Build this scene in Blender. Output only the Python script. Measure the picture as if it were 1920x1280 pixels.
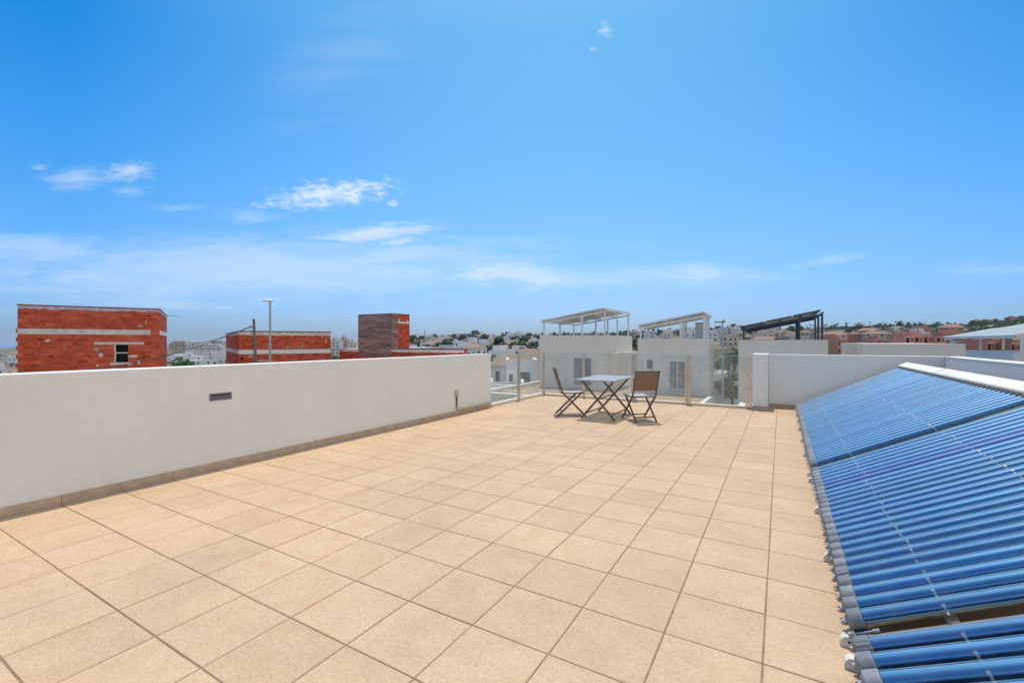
import bpy, bmesh, math, random
from mathutils import Vector, Matrix, noise
R = math.radians
PI = math.pi
rnd = random.Random(7)
for o in list(bpy.data.objects): bpy.data.objects.remove(o)
scene = bpy.context.scene
COL = scene.collection

# ------------------------------------------------------------------ camera frame helpers
HAZE = .00013
F = 860.0; EYE = 1.4; TH = R(30.37)
CT, ST = math.cos(TH), math.sin(TH)
def W(X, D, z=0.0):            # camera-right X, depth D -> world
    return Vector((X*CT - D*ST, D*CT + X*ST, z))
def at(px, D, z=0.0):          # point seen in column px at depth D
    return W((px-960)/F*D, D, z)

# ------------------------------------------------------------------ materials
def nt_mat(name):
    m = bpy.data.materials.new(name); m.use_nodes = True
    nt = m.node_tree; b = nt.nodes['Principled BSDF']
    return m, nt, b
def N(nt, t, **kw):
    n = nt.nodes.new(t)
    for k, v in kw.items():
        if k.startswith('i_'): n.inputs[k[2:].replace('_', ' ')].default_value = v
        else: setattr(n, k, v)
    return n
def L(nt, a, b): nt.links.new(a, b)
def ramp(nt, fac, stops):
    r = nt.nodes.new('ShaderNodeValToRGB')
    while len(r.color_ramp.elements) < len(stops): r.color_ramp.elements.new(0.5)
    for e, (p, c) in zip(r.color_ramp.elements, stops):
        e.position = p; e.color = (c[0], c[1], c[2], 1)
    L(nt, fac, r.inputs['Fac']); return r.outputs['Color']
def mix(nt, a, b, fac, mode='MIX'):
    m = nt.nodes.new('ShaderNodeMix'); m.data_type = 'RGBA'; m.blend_type = mode
    for s, v in ((m.inputs[0], fac), (m.inputs[6], a), (m.inputs[7], b)):
        if hasattr(v, 'is_linked'): L(nt, v, s)
        elif isinstance(v, (tuple, list)): s.default_value = (*v[:3], 1)
        else: s.default_value = v
    return m.outputs[2]
def math_n(nt, op, a, b=None, c=None):
    m = nt.nodes.new('ShaderNodeMath'); m.operation = op
    for i, v in enumerate((a, b, c)):
        if v is None: continue
        if hasattr(v, 'is_linked'): L(nt, v, m.inputs[i])
        else: m.inputs[i].default_value = v
    return m.outputs[0]
def simple(name, col, rough=0.6, var=0.12, scale=6.0, bump=0.0, bscale=60.0, metal=0.0, coat=0.0, objvar=0.0, spec=0.5):
    m, nt, b = nt_mat(name)
    tc = N(nt, 'ShaderNodeTexCoord')
    nz = N(nt, 'ShaderNodeTexNoise'); nz.inputs['Scale'].default_value = scale; nz.inputs['Detail'].default_value = 6
    L(nt, tc.outputs['Object'], nz.inputs['Vector'])
    lo = [c*(1-var) for c in col]; hi = [min(1, c*(1+var)) for c in col]
    out = ramp(nt, nz.outputs['Fac'], [(0.3, lo), (0.7, hi)])
    if objvar:
        oi = N(nt, 'ShaderNodeObjectInfo')
        h = N(nt, 'ShaderNodeHueSaturation')
        v = N(nt, 'ShaderNodeMapRange'); v.inputs[3].default_value = 1-objvar; v.inputs[4].default_value = 1+objvar
        L(nt, oi.outputs['Random'], v.inputs[0]); L(nt, v.outputs[0], h.inputs['Value'])
        v2 = N(nt, 'ShaderNodeMapRange'); v2.inputs[3].default_value = .5-objvar*.06; v2.inputs[4].default_value = .5+objvar*.06
        L(nt, math_n(nt, 'FRACT', math_n(nt, 'MULTIPLY', oi.outputs['Random'], 7.31)), v2.inputs[0]); L(nt, v2.outputs[0], h.inputs['Hue'])
        L(nt, out, h.inputs['Color']); out = h.outputs['Color']
    L(nt, out, b.inputs['Base Color'])
    b.inputs['Roughness'].default_value = rough; b.inputs['Metallic'].default_value = metal
    b.inputs['Coat Weight'].default_value = coat; b.inputs['Specular IOR Level'].default_value = spec
    if bump:
        n2 = N(nt, 'ShaderNodeTexNoise'); n2.inputs['Scale'].default_value = bscale; n2.inputs['Detail'].default_value = 4
        L(nt, tc.outputs['Object'], n2.inputs['Vector'])
        bp = N(nt, 'ShaderNodeBump'); bp.inputs['Strength'].default_value = bump; bp.inputs['Distance'].default_value = 0.01
        L(nt, n2.outputs['Fac'], bp.inputs['Height']); L(nt, bp.outputs[0], b.inputs['Normal'])
    return m

def plaster(name, col, stain=0.08, bump=0.25, streak=.018):
    m, nt, b = nt_mat(name)
    tc = N(nt, 'ShaderNodeTexCoord')
    n1 = N(nt, 'ShaderNodeTexNoise'); n1.inputs['Scale'].default_value = 1.3; n1.inputs['Detail'].default_value = 5
    L(nt, tc.outputs['Object'], n1.inputs['Vector'])
    mp = N(nt, 'ShaderNodeMapping'); mp.inputs['Scale'].default_value = (9, 9, 0.7)
    L(nt, tc.outputs['Object'], mp.inputs['Vector'])
    n2 = N(nt, 'ShaderNodeTexNoise'); n2.inputs['Scale'].default_value = 1.0; n2.inputs['Detail'].default_value = 5
    L(nt, mp.outputs[0], n2.inputs['Vector'])
    c1 = ramp(nt, n1.outputs['Fac'], [(0.3, [c*(1-stain) for c in col]), (0.7, col)])
    st = ramp(nt, n2.outputs['Fac'], [(0.45, (1, 1, 1)), (0.75, (1-streak, 1-streak*1.3, 1-streak*1.8))])
    c2 = mix(nt, c1, st, 1.0, 'MULTIPLY')
    n3 = N(nt, 'ShaderNodeTexNoise'); n3.inputs['Scale'].default_value = 90; n3.inputs['Detail'].default_value = 4
    L(nt, tc.outputs['Object'], n3.inputs['Vector'])
    c3 = mix(nt, c2, ramp(nt, n3.outputs['Fac'], [(0.35, (.93, .93, .93)), (0.65, (1, 1, 1))]), 1.0, 'MULTIPLY')
    L(nt, c3, b.inputs['Base Color']); b.inputs['Roughness'].default_value = 0.9
    b.inputs['Specular IOR Level'].default_value = 0.2
    bp = N(nt, 'ShaderNodeBump'); bp.inputs['Strength'].default_value = bump; bp.inputs['Distance'].default_value = 0.004
    L(nt, n3.outputs['Fac'], bp.inputs['Height']); L(nt, bp.outputs[0], b.inputs['Normal'])
    return m

def tile_mat(name, col):
    m, nt, b = nt_mat(name)
    tc = N(nt, 'ShaderNodeTexCoord')
    at_ = N(nt, 'ShaderNodeAttribute'); at_.attribute_name = 'tv'
    # wavy directional relief of the textured stoneware, offset per tile
    off = N(nt, 'ShaderNodeVectorMath'); off.operation = 'MULTIPLY_ADD'
    L(nt, at_.outputs['Color'], off.inputs[0]); off.inputs[1].default_value = (37, 53, 0); L(nt, tc.outputs['Object'], off.inputs[2])
    mp = N(nt, 'ShaderNodeMapping'); mp.inputs['Scale'].default_value = (1, 1.5, 1); mp.inputs['Rotation'].default_value = (0, 0, .5)
    L(nt, off.outputs[0], mp.inputs['Vector'])
    n1 = N(nt, 'ShaderNodeTexNoise'); n1.inputs['Scale'].default_value = 48; n1.inputs['Detail'].default_value = 5; n1.inputs['Distortion'].default_value = 1.6
    n1.inputs['Roughness'].default_value = .62
    L(nt, mp.outputs[0], n1.inputs['Vector'])
    n2 = N(nt, 'ShaderNodeTexNoise'); n2.inputs['Scale'].default_value = 5; n2.inputs['Detail'].default_value = 6
    L(nt, off.outputs[0], n2.inputs['Vector'])
    n4 = N(nt, 'ShaderNodeTexNoise'); n4.inputs['Scale'].default_value = .8; n4.inputs['Detail'].default_value = 4
    L(nt, tc.outputs['Object'], n4.inputs['Vector'])
    c = ramp(nt, n1.outputs['Fac'], [(0.33, [v*.80 for v in col]), (0.5, col), (0.68, [min(1, v*1.12) for v in col])])
    c = mix(nt, c, ramp(nt, n2.outputs['Fac'], [(0.3, (.93, .90, .88)), (0.6, (1, 1, 1))]), 1.0, 'MULTIPLY')
    c = mix(nt, c, ramp(nt, n4.outputs['Fac'], [(0.35, (.93, .93, .94)), (0.62, (1.02, 1.01, 1))]), 1.0, 'MULTIPLY')
    sp = N(nt, 'ShaderNodeSeparateColor'); L(nt, at_.outputs['Color'], sp.inputs[0])
    c = mix(nt, c, ramp(nt, sp.outputs[2], [(0, (.935, .925, .915)), (.25, (.98, .973, .965)), (1, (1.025, 1.025, 1.025))]), 1.0, 'MULTIPLY')
    L(nt, c, b.inputs['Base Color']); b.inputs['Roughness'].default_value = 0.72
    b.inputs['Specular IOR Level'].default_value = 0.3
    bp = N(nt, 'ShaderNodeBump'); bp.inputs['Strength'].default_value = .45; bp.inputs['Distance'].default_value = 0.004
    L(nt, n1.outputs['Fac'], bp.inputs['Height']); L(nt, bp.outputs[0], b.inputs['Normal'])
    return m

def brick_mat(name, bw=.37, bh=.175, c1=(.40, .056, .027), c2=(.64, .118, .052), mortar=(.43, .13, .075), msize=.009):
    m, nt, b = nt_mat(name)
    uv = N(nt, 'ShaderNodeUVMap')
    tcw = N(nt, 'ShaderNodeTexNoise'); tcw.inputs['Scale'].default_value = 2.2; tcw.inputs['Detail'].default_value = 3
    L(nt, uv.outputs[0], tcw.inputs['Vector'])
    wob = N(nt, 'ShaderNodeVectorMath'); wob.operation = 'MULTIPLY_ADD'
    L(nt, tcw.outputs['Color'], wob.inputs[0]); wob.inputs[1].default_value = (.03, .03, 0); L(nt, uv.outputs[0], wob.inputs[2])
    br = N(nt, 'ShaderNodeTexBrick'); br.offset = .5
    br.inputs['Scale'].default_value = 1; br.inputs['Brick Width'].default_value = bw; br.inputs['Row Height'].default_value = bh
    br.inputs['Mortar Size'].default_value = msize; br.inputs['Mortar Smooth'].default_value = .3; br.inputs['Bias'].default_value = .1
    br.inputs['Color1'].default_value = (*c1, 1); br.inputs['Color2'].default_value = (*c2, 1); br.inputs['Mortar'].default_value = (*mortar, 1)
    L(nt, wob.outputs[0], br.inputs['Vector'])
    nz = N(nt, 'ShaderNodeTexNoise'); nz.inputs['Scale'].default_value = 1.7; nz.inputs['Detail'].default_value = 8; nz.inputs['Roughness'].default_value = .7
    L(nt, uv.outputs[0], nz.inputs['Vector'])
    c = mix(nt, br.outputs['Color'], ramp(nt, nz.outputs['Fac'], [(0.3, (.70, .68, .68)), (.48, (1, 1, 1)), (0.7, (1.15, 1.35, 1.5))]), 1.0, 'MULTIPLY')
    # cement smears
    n5 = N(nt, 'ShaderNodeTexNoise'); n5.inputs['Scale'].default_value = 1.1; n5.inputs['Detail'].default_value = 9; n5.inputs['Roughness'].default_value = .72
    off = N(nt, 'ShaderNodeMapping'); off.inputs['Location'].default_value = (3.1, 7.7, 0); L(nt, uv.outputs[0], off.inputs[0]); L(nt, off.outputs[0], n5.inputs['Vector'])
    f = ramp(nt, n5.outputs['Fac'], [(0.59, (0, 0, 0)), (0.66, (.85, .85, .85))])
    c = mix(nt, c, (.50, .38, .31), f)
    # a few very dark bricks / broken cells
    vr = N(nt, 'ShaderNodeTexNoise'); vr.inputs['Scale'].default_value = 1.0; vr.inputs['Detail'].default_value = 1
    m3 = N(nt, 'ShaderNodeMapping'); m3.inputs['Scale'].default_value = (2.2, 5, 1); L(nt, uv.outputs[0], m3.inputs[0]); L(nt, m3.outputs[0], vr.inputs['Vector'])
    c = mix(nt, c, ramp(nt, vr.outputs['Fac'], [(0.26, (.45, .4, .4)), (0.36, (1, 1, 1))]), 1.0, 'MULTIPLY')
    L(nt, c, b.inputs['Base Color']); b.inputs['Roughness'].default_value = .95; b.inputs['Specular IOR Level'].default_value = .15
    bp = N(nt, 'ShaderNodeBump'); bp.inputs['Strength'].default_value = .6; bp.inputs['Distance'].default_value = .02
    inv = math_n(nt, 'SUBTRACT', 1.0, br.outputs['Fac']); L(nt, inv, bp.inputs['Height']); L(nt, bp.outputs[0], b.inputs['Normal'])
    return m

def planks_mat(name):
    m, nt, b = nt_mat(name)
    uv = N(nt, 'ShaderNodeUVMap')
    br = N(nt, 'ShaderNodeTexBrick'); br.offset = .37
    br.inputs['Scale'].default_value = 1; br.inputs['Brick Width'].default_value = 1.1; br.inputs['Row Height'].default_value = .15
    br.inputs['Mortar Size'].default_value = .008; br.inputs['Bias'].default_value = 0
    br.inputs['Color1'].default_value = (.20, .105, .078, 1); br.inputs['Color2'].default_value = (.46, .27, .20, 1); br.inputs['Mortar'].default_value = (.42, .28, .21, 1)
    L(nt, uv.outputs[0], br.inputs['Vector'])
    mp = N(nt, 'ShaderNodeMapping'); mp.inputs['Scale'].default_value = (1.6, 16, 1); L(nt, uv.outputs[0], mp.inputs[0])
    nz = N(nt, 'ShaderNodeTexNoise'); nz.inputs['Scale'].default_value = 1; nz.inputs['Detail'].default_value = 6
    L(nt, mp.outputs[0], nz.inputs['Vector'])
    c = mix(nt, br.outputs['Color'], ramp(nt, nz.outputs['Fac'], [(0.3, (.6, .6, .62)), (.65, (1.15, 1.12, 1.1))]), 1.0, 'MULTIPLY')
    L(nt, c, b.inputs['Base Color']); b.inputs['Roughness'].default_value = .6
    return m

def glass_mat(name, tint=(.80, .88, .86), refl=1.0):
    m = bpy.data.materials.new(name); m.use_nodes = True; nt = m.node_tree
    nt.nodes.remove(nt.nodes['Principled BSDF']); out = nt.nodes['Material Output']
    tr = N(nt, 'ShaderNodeBsdfTransparent'); tr.inputs[0].default_value = (*tint, 1)
    gl = N(nt, 'ShaderNodeBsdfGlossy'); gl.inputs['Roughness'].default_value = 0.0; gl.inputs[0].default_value = (1, 1, 1, 1)
    df = N(nt, 'ShaderNodeBsdfDiffuse'); df.inputs[0].default_value = (.75, .8, .8, 1)
    tc = N(nt, 'ShaderNodeTexCoord'); nz = N(nt, 'ShaderNodeTexNoise'); nz.inputs['Scale'].default_value = 3; nz.inputs['Detail'].default_value = 6
    L(nt, tc.outputs['Object'], nz.inputs['Vector'])
    fr = N(nt, 'ShaderNodeFresnel'); fr.inputs[0].default_value = 1.5; ge = N(nt, 'ShaderNodeNewGeometry')
    f2 = math_n(nt, 'MULTIPLY', math_n(nt, 'MULTIPLY', fr.outputs[0], math_n(nt, 'SUBTRACT', 1.0, ge.outputs['Backfacing'])), refl)
    dm = N(nt, 'ShaderNodeMixShader'); mr = N(nt, 'ShaderNodeMapRange'); mr.inputs[1].default_value = .35; mr.inputs[2].default_value = .75; mr.inputs[3].default_value = .03; mr.inputs[4].default_value = .12
    L(nt, nz.outputs['Fac'], mr.inputs[0]); L(nt, mr.outputs[0], dm.inputs[0]); L(nt, tr.outputs[0], dm.inputs[1]); L(nt, df.outputs[0], dm.inputs[2])
    ms = N(nt, 'ShaderNodeMixShader'); L(nt, f2, ms.inputs[0]); L(nt, dm.outputs[0], ms.inputs[1]); L(nt, gl.outputs[0], ms.inputs[2])
    L(nt, ms.outputs[0], out.inputs[0])
    return m
def tube_glass(name):
    m = bpy.data.materials.new(name); m.use_nodes = True; nt = m.node_tree
    nt.nodes.remove(nt.nodes['Principled BSDF']); out = nt.nodes['Material Output']
    tr = N(nt, 'ShaderNodeBsdfTransparent'); tr.inputs[0].default_value = (.86, .93, .97, 1)
    gl = N(nt, 'ShaderNodeBsdfGlossy'); gl.inputs['Roughness'].default_value = 0.03; gl.inputs[0].default_value = (1, 1, 1, 1)
    fr = N(nt, 'ShaderNodeFresnel'); fr.inputs[0].default_value = 1.5
    ge = N(nt, 'ShaderNodeNewGeometry'); ff = math_n(nt, 'MULTIPLY', math_n(nt, 'MULTIPLY', fr.outputs[0], math_n(nt, 'SUBTRACT', 1.0, ge.outputs['Backfacing'])), 2.3)
    tc = N(nt, 'ShaderNodeTexCoord'); nz = N(nt, 'ShaderNodeTexNoise'); nz.inputs['Scale'].default_value = 9; nz.inputs['Detail'].default_value = 6; L(nt, tc.outputs['Object'], nz.inputs['Vector'])
    mr = N(nt, 'ShaderNodeMapRange'); mr.inputs[1].default_value = .3; mr.inputs[2].default_value = .75; mr.inputs[3].default_value = .01; mr.inputs[4].default_value = .06; L(nt, nz.outputs['Fac'], mr.inputs[0])
    df = N(nt, 'ShaderNodeBsdfDiffuse'); df.inputs[0].default_value = (.6, .62, .62, 1)
    dm = N(nt, 'ShaderNodeMixShader'); L(nt, mr.outputs[0], dm.inputs[0]); L(nt, tr.outputs[0], dm.inputs[1]); L(nt, df.outputs[0], dm.inputs[2])
    ms = N(nt, 'ShaderNodeMixShader'); L(nt, ff, ms.inputs[0]); L(nt, dm.outputs[0], ms.inputs[1]); L(nt, gl.outputs[0], ms.inputs[2])
    L(nt, ms.outputs[0], out.inputs[0])
    return m

def leaf_mat(name, c1, c2, c3):
    m, nt, b = nt_mat(name)
    g = N(nt, 'ShaderNodeNewGeometry'); oi = N(nt, 'ShaderNodeObjectInfo')
    tc = N(nt, 'ShaderNodeTexCoord'); nz = N(nt, 'ShaderNodeTexNoise'); nz.inputs['Scale'].default_value = .9; nz.inputs['Detail'].default_value = 4
    L(nt, tc.outputs['Object'], nz.inputs['Vector'])
    f = math_n(nt, 'ADD', math_n(nt, 'MULTIPLY', g.outputs['Random Per Island'], .45), math_n(nt, 'MULTIPLY', nz.outputs['Fac'], .55))
    c = ramp(nt, f, [(0.25, c1), (.5, c2), (.75, c3)])
    h = N(nt, 'ShaderNodeHueSaturation'); mr = N(nt, 'ShaderNodeMapRange'); mr.inputs[3].default_value = .65; mr.inputs[4].default_value = 1.35
    L(nt, oi.outputs['Random'], mr.inputs[0]); L(nt, mr.outputs[0], h.inputs['Value']); L(nt, c, h.inputs['Color'])
    L(nt, h.outputs[0], b.inputs['Base Color']); b.inputs['Roughness'].default_value = .65; b.inputs['Specular IOR Level'].default_value = .25
    return m

def curtain_mat(name):
    m, nt, b = nt_mat(name); tc = N(nt, 'ShaderNodeTexCoord'); mp = N(nt, 'ShaderNodeMapping'); mp.inputs['Scale'].default_value = (16, 16, .25); L(nt, tc.outputs['Object'], mp.inputs[0])
    nz = N(nt, 'ShaderNodeTexNoise'); nz.inputs['Scale'].default_value = 1; nz.inputs['Detail'].default_value = 2; L(nt, mp.outputs[0], nz.inputs['Vector'])
    L(nt, ramp(nt, nz.outputs['Fac'], [(.35, (.10, .11, .11)), (.6, (.30, .31, .30))]), b.inputs['Base Color']); b.inputs['Roughness'].default_value = .25; return m
M = {}
M['tile'] = tile_mat('tile', (.575, .412, .259))
M['skirt'] = simple('skirting', (.50, .365, .24), .75, .14, 9, .3, 70)
M['grout'] = simple('grout', (.28, .18, .11), .95, .3, 20, .3, 90)
M['white'] = plaster('white_plaster', (.80, .775, .715), .06)
M['coping'] = plaster('white_coping', (.80, .79, .76), .05)
M['nwhite'] = plaster('neighbour_plaster', (.78, .72, .63), .06)
M['curb'] = simple('cream_curb', (.62, .49, .35), .8, .1, 8, .2, 60)
M['nblue'] = plaster('bright_plaster', (.78, .77, .75), .05)
M['steel'] = simple('stainless', (.62, .54, .44), .3, .1, 12, 0, metal=.85)
M['glass'] = glass_mat('clear_glass', (.93, .96, .95), refl=1.7)
M['gedge'] = simple('glass_edge', (.45, .60, .54), .2, .05, 3)
M['tglass'] = tube_glass('tube_glass')
M['tube'] = simple('tube_blue', (.10, .40, .64), .10, .10, 3, metal=1.0, objvar=.08)
M['tubep'] = simple('tube_violet', (.13, .20, .44), .12, .12, 3, metal=1.0)
def sheen_metal(name, c0, c1, c2):
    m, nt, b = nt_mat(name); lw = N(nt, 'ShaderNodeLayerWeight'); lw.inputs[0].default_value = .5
    c = ramp(nt, lw.outputs['Facing'], [(0.06, c0), (.25, c1), (.42, tuple(.66*q for q in c2)), (.85, c2)])  # view-angle colour: dark band and pale sky sheen painted into the tube
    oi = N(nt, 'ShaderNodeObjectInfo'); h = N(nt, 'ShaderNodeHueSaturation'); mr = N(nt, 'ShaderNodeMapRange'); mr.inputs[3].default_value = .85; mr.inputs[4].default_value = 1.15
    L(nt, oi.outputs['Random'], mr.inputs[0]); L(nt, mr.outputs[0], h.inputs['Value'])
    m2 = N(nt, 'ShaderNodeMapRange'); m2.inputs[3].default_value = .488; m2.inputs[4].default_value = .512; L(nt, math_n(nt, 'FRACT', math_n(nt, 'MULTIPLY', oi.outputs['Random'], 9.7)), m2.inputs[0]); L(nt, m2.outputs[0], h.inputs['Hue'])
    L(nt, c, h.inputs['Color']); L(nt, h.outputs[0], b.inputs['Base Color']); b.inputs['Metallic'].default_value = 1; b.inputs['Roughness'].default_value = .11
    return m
M['tube'] = sheen_metal('tube_blue', (.002, .17, .36), (.013, .32, .58), (.84, .94, .97))
M['tubep'] = sheen_metal('tube_violet', (.012, .06, .30), (.05, .12, .50), (.66, .74, .95))
M['cap'] = simple('cap_grey', (.20, .212, .228), .5, .12, 14, objvar=.22)
M['bracket'] = simple('bracket_grey', (.42, .43, .44), .45, .15, 20, metal=.6)
M['foot'] = simple('foot_white', (.70, .66, .60), .6, .12, 20)
M['header'] = simple('header_white', (.84, .76, .64), .45, .06, 4)
M['dark'] = simple('dark_rubber', (.02, .02, .022), .6, .2, 20)
M['gapshade'] = simple('dark_gap_shade', (.035, .042, .055), .45, .3, 6, metal=.3)
M['clip'] = simple('clip_steel', (.40, .41, .40), .4, .2, 30, metal=.7)
M['railtan'] = simple('tan_rail', (.34, .25, .16), .6, .15, 10)
M['alu'] = simple('rail_alu', (.60, .50, .38), .45, .1, 10, metal=.3)
M['chairframe'] = simple('brown_frame', (.14, .098, .066), .45, .25, 14)
M['sling'] = simple('brown_sling', (.225, .13, .08), .8, .12, 60, .4, 400)
M['seat'] = simple('grey_sling', (.42, .40, .39), .8, .08, 60, .4, 400)
M['tabletop'] = simple('slate_top', (.42, .43, .43), .4, .08, 20)
M['lampgrey'] = simple('bronze_grey', (.19, .16, .14), .5, .15, 20)
M['lampdark'] = simple('lamp_recess', (.10, .115, .15), .4, .2, 20)
M['pvc'] = simple('beige_pvc', (.52, .43, .30), .6, .1, 20)
M['pipe'] = simple('dark_pipe', (.16, .11, .08), .5, .2, 30)
M['brick'] = brick_mat('hollow_brick')
M['brick2'] = brick_mat('hollow_brick_small', .36, .17)
M['planks'] = planks_mat('wood_planks')
M['concrete'] = simple('concrete', (.62, .57, .50), .9, .2, 3, .4, 30)
M['cement'] = simple('bluish_mortar', (.48, .45, .52), .9, .3, 5, .4, 30)
M['brickcap'] = simple('brick_cap', (.26, .05, .032), .9, .3, 5)
M['hole'] = simple('dark_interior', (.006, .006, .007), .9, .3, 5)
M['window'] = simple('window_glass', (.05, .075, .085), .08, .2, 1, spec=1.0)
M['blind'] = simple('window_curtain', (.22, .225, .22), .6, .15, 5)
M['curtain'] = curtain_mat('curtain')
M['frame'] = simple('window_frame', (.62, .62, .60), .5, .05, 5)
M['panelwhite'] = simple('white_steel', (.72, .72, .70), .45, .05, 5)
M['paneldark'] = simple('dark_steel', (.035, .05, .062), .4, .1, 5)
M['pv'] = simple('collector_surface', (.38, .40, .39), .55, .15, 3)
M['pvdark'] = simple('collector_dark', (.12, .15, .17), .25, .15, 3)
M['galv'] = simple('galvanised', (.42, .43, .41), .5, .12, 10, metal=.4)
M['wood'] = simple('old_pole', (.17, .14, .115), .9, .3, 6, .4, 40)
M['cable'] = simple('cable_black', (.05, .05, .055), .6, .1, 4)
M['terra'] = simple('roof_tiles', (.25, .155, .115), .9, .25, 1.5, objvar=.2)
M['greyroof'] = simple('flat_roof', (.32, .29, .27), .9, .2, 1.5, objvar=.15)
M['hwhite'] = simple('house_white', (.66, .65, .63), .9, .08, .3, objvar=.12)
M['hcream'] = simple('house_cream', (.50, .42, .33), .9, .1, .3, objvar=.15)
M['hred'] = simple('house_red', (.54, .22, .125), .9, .15, .3, objvar=.22)
M['leaf'] = leaf_mat('leaf_dark', (.012, .028, .009), (.03, .058, .018), (.06, .10, .03))
M['leafl'] = leaf_mat('leaf_light', (.02, .045, .010), (.05, .095, .022), (.10, .16, .04))
M['palm'] = leaf_mat('leaf_palm', (.014, .035, .009), (.04, .08, .018), (.09, .13, .03))
M['bark'] = simple('bark', (.12, .085, .06), .95, .3, 4)
M['floor2'] = simple('neighbour_floor', (.36, .27, .19), .85, .12, 3, .2, 30)
M['asphalt'] = simple('asphalt', (.06, .06, .062), .95, .2, .5)
M['pave'] = simple('pavement', (.34, .31, .28), .9, .15, 1)
M['car'] = simple('car_white', (.7, .7, .7), .25, .03, 1, coat=.6)

# ------------------------------------------------------------------ mesh builder
class MB:
    def __init__(s): s.v = []; s.f = []; s.mi = []; s.uv = []; s.sm = []; s.mats = []
    def mat(s, m):
        if m not in s.mats: s.mats.append(m)
        return s.mats.index(m)
    def face(s, pts, m, uv=None, smooth=False):
        b = len(s.v); s.v += [tuple(p) for p in pts]; s.f.append(tuple(range(b, b+len(pts)))); s.mi.append(s.mat(m))
        if uv is None:
            p = [Vector(q) for q in pts]
            n = (p[1]-p[0]).cross(p[-1]-p[0])
            a = [abs(c) for c in n]
            if a[2] >= max(a[0], a[1]): uv = [(q[0], q[1]) for q in p]
            elif a[0] > a[1]: uv = [(q[1], q[2]) for q in p]
            else: uv = [(q[0], q[2]) for q in p]
        s.uv.append(uv); s.sm.append(smooth)
    def box(s, a, b, m, T=None):
        x0, y0, z0 = a; x1, y1, z1 = b
        P = [Vector(p) for p in ((x0,y0,z0),(x1,y0,z0),(x1,y1,z0),(x0,y1,z0),(x0,y0,z1),(x1,y0,z1),(x1,y1,z1),(x0,y1,z1))]
        uvs = {}
        for q in ((0,3,2,1),(4,5,6,7),(0,1,5,4),(2,3,7,6),(1,2,6,5),(3,0,4,7)):
            pts = [P[i] for i in q]
            p = pts; n = (p[1]-p[0]).cross(p[-1]-p[0]); a_ = [abs(c) for c in n]
            if a_[2] >= max(a_[0], a_[1]): uv = [(k[0], k[1]) for k in p]
            elif a_[0] > a_[1]: uv = [(k[1], k[2]) for k in p]
            else: uv = [(k[0], k[2]) for k in p]
            s.face([T @ k for k in pts] if T else pts, m, uv)
    def bar(s, p, q, w, h, m, up=(0, 0, 1)):        # rectangular bar between two points
        p = Vector(p); q = Vector(q); d = (q-p); l = d.length; d.normalize()
        u = Vector(up); sd = d.cross(u)
        if sd.length < 1e-4: sd = d.cross(Vector((0, 1, 0)))
        sd.normalize(); u = sd.cross(d)
        T = Matrix(((d.x, sd.x, u.x, p.x), (d.y, sd.y, u.y, p.y), (d.z, sd.z, u.z, p.z), (0, 0, 0, 1)))
        s.box((0, -w/2, -h/2), (l, w/2, h/2), m, T)
    def tube(s, pts, r, m, n=10, caps=True, smooth=True):
        pts = [Vector(p) for p in pts]; rs = r if isinstance(r, (list, tuple)) else [r]*len(pts)
        rings = []
        for i, p in enumerate(pts):
            d = (pts[min(i+1, len(pts)-1)] - pts[max(i-1, 0)]).normalized()
            a = d.cross(Vector((0, 0, 1)))
            if a.length < 1e-3: a = d.cross(Vector((0, 1, 0)))
            a.normalize(); b = d.cross(a)
            rings.append([p + (a*math.cos(2*PI*k/n) + b*math.sin(2*PI*k/n))*rs[i] for k in range(n)])
        base = len(s.v); mi = s.mat(m)
        for rg in rings: s.v += [tuple(q) for q in rg]
        for i in range(len(rings)-1):
            for k in range(n):
                s.f.append((base+i*n+k, base+i*n+(k+1) % n, base+(i+1)*n+(k+1) % n, base+(i+1)*n+k)); s.mi.append(mi)
                s.uv.append([(0, 0), (1, 0), (1, 1), (0, 1)]); s.sm.append(smooth)
        if caps:
            s.face(rings[0][::-1], m); s.face(rings[-1], m)
    def build(s, name, parent=None, bevel=0):
        me = bpy.data.meshes.new(name); me.from_pydata(s.v, [], s.f)
        for m in s.mats: me.materials.append(m)
        me.polygons.foreach_set('material_index', s.mi); me.polygons.foreach_set('use_smooth', s.sm)
        ul = me.uv_layers.new(name='UVMap'); flat = [c for u in s.uv for q in u for c in q]; ul.data.foreach_set('uv', flat)
        me.update()
        o = bpy.data.objects.new(name, me); COL.objects.link(o)
        if parent: o.parent = parent
        if bevel:
            bm = bmesh.new(); bm.from_mesh(me); bmesh.ops.remove_doubles(bm, verts=bm.verts, dist=1e-5)
            bm.to_mesh(me); bm.free()
            bv = o.modifiers.new('bevel', 'BEVEL'); bv.width = bevel; bv.segments = 2; bv.limit_method = 'ANGLE'
        return o
def tag(o, label=None, cat=None, group=None, kind=None):
    if label: o['label'] = label
    if cat: o['category'] = cat
    if group: o['group'] = group
    if kind: o['kind'] = kind
    return o
def thing(name, label, cat, loc=(0, 0, 0), rz=0, group=None):
    o = bpy.data.objects.new(name, None); COL.objects.link(o); o.location = loc; o.rotation_euler = (0, 0, rz)
    o.empty_display_size = .2
    return tag(o, label, cat, group)
def boxobj(name, a, b, m, parent=None, bevel=0):
    mb = MB(); mb.box(a, b, m); return mb.build(name, parent, bevel)
def copy_tree(o, parent=None):
    c = o.copy(); COL.objects.link(c)
    if parent: c.parent = parent
    for ch in list(o.children): copy_tree(ch, c)
    return c

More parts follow.
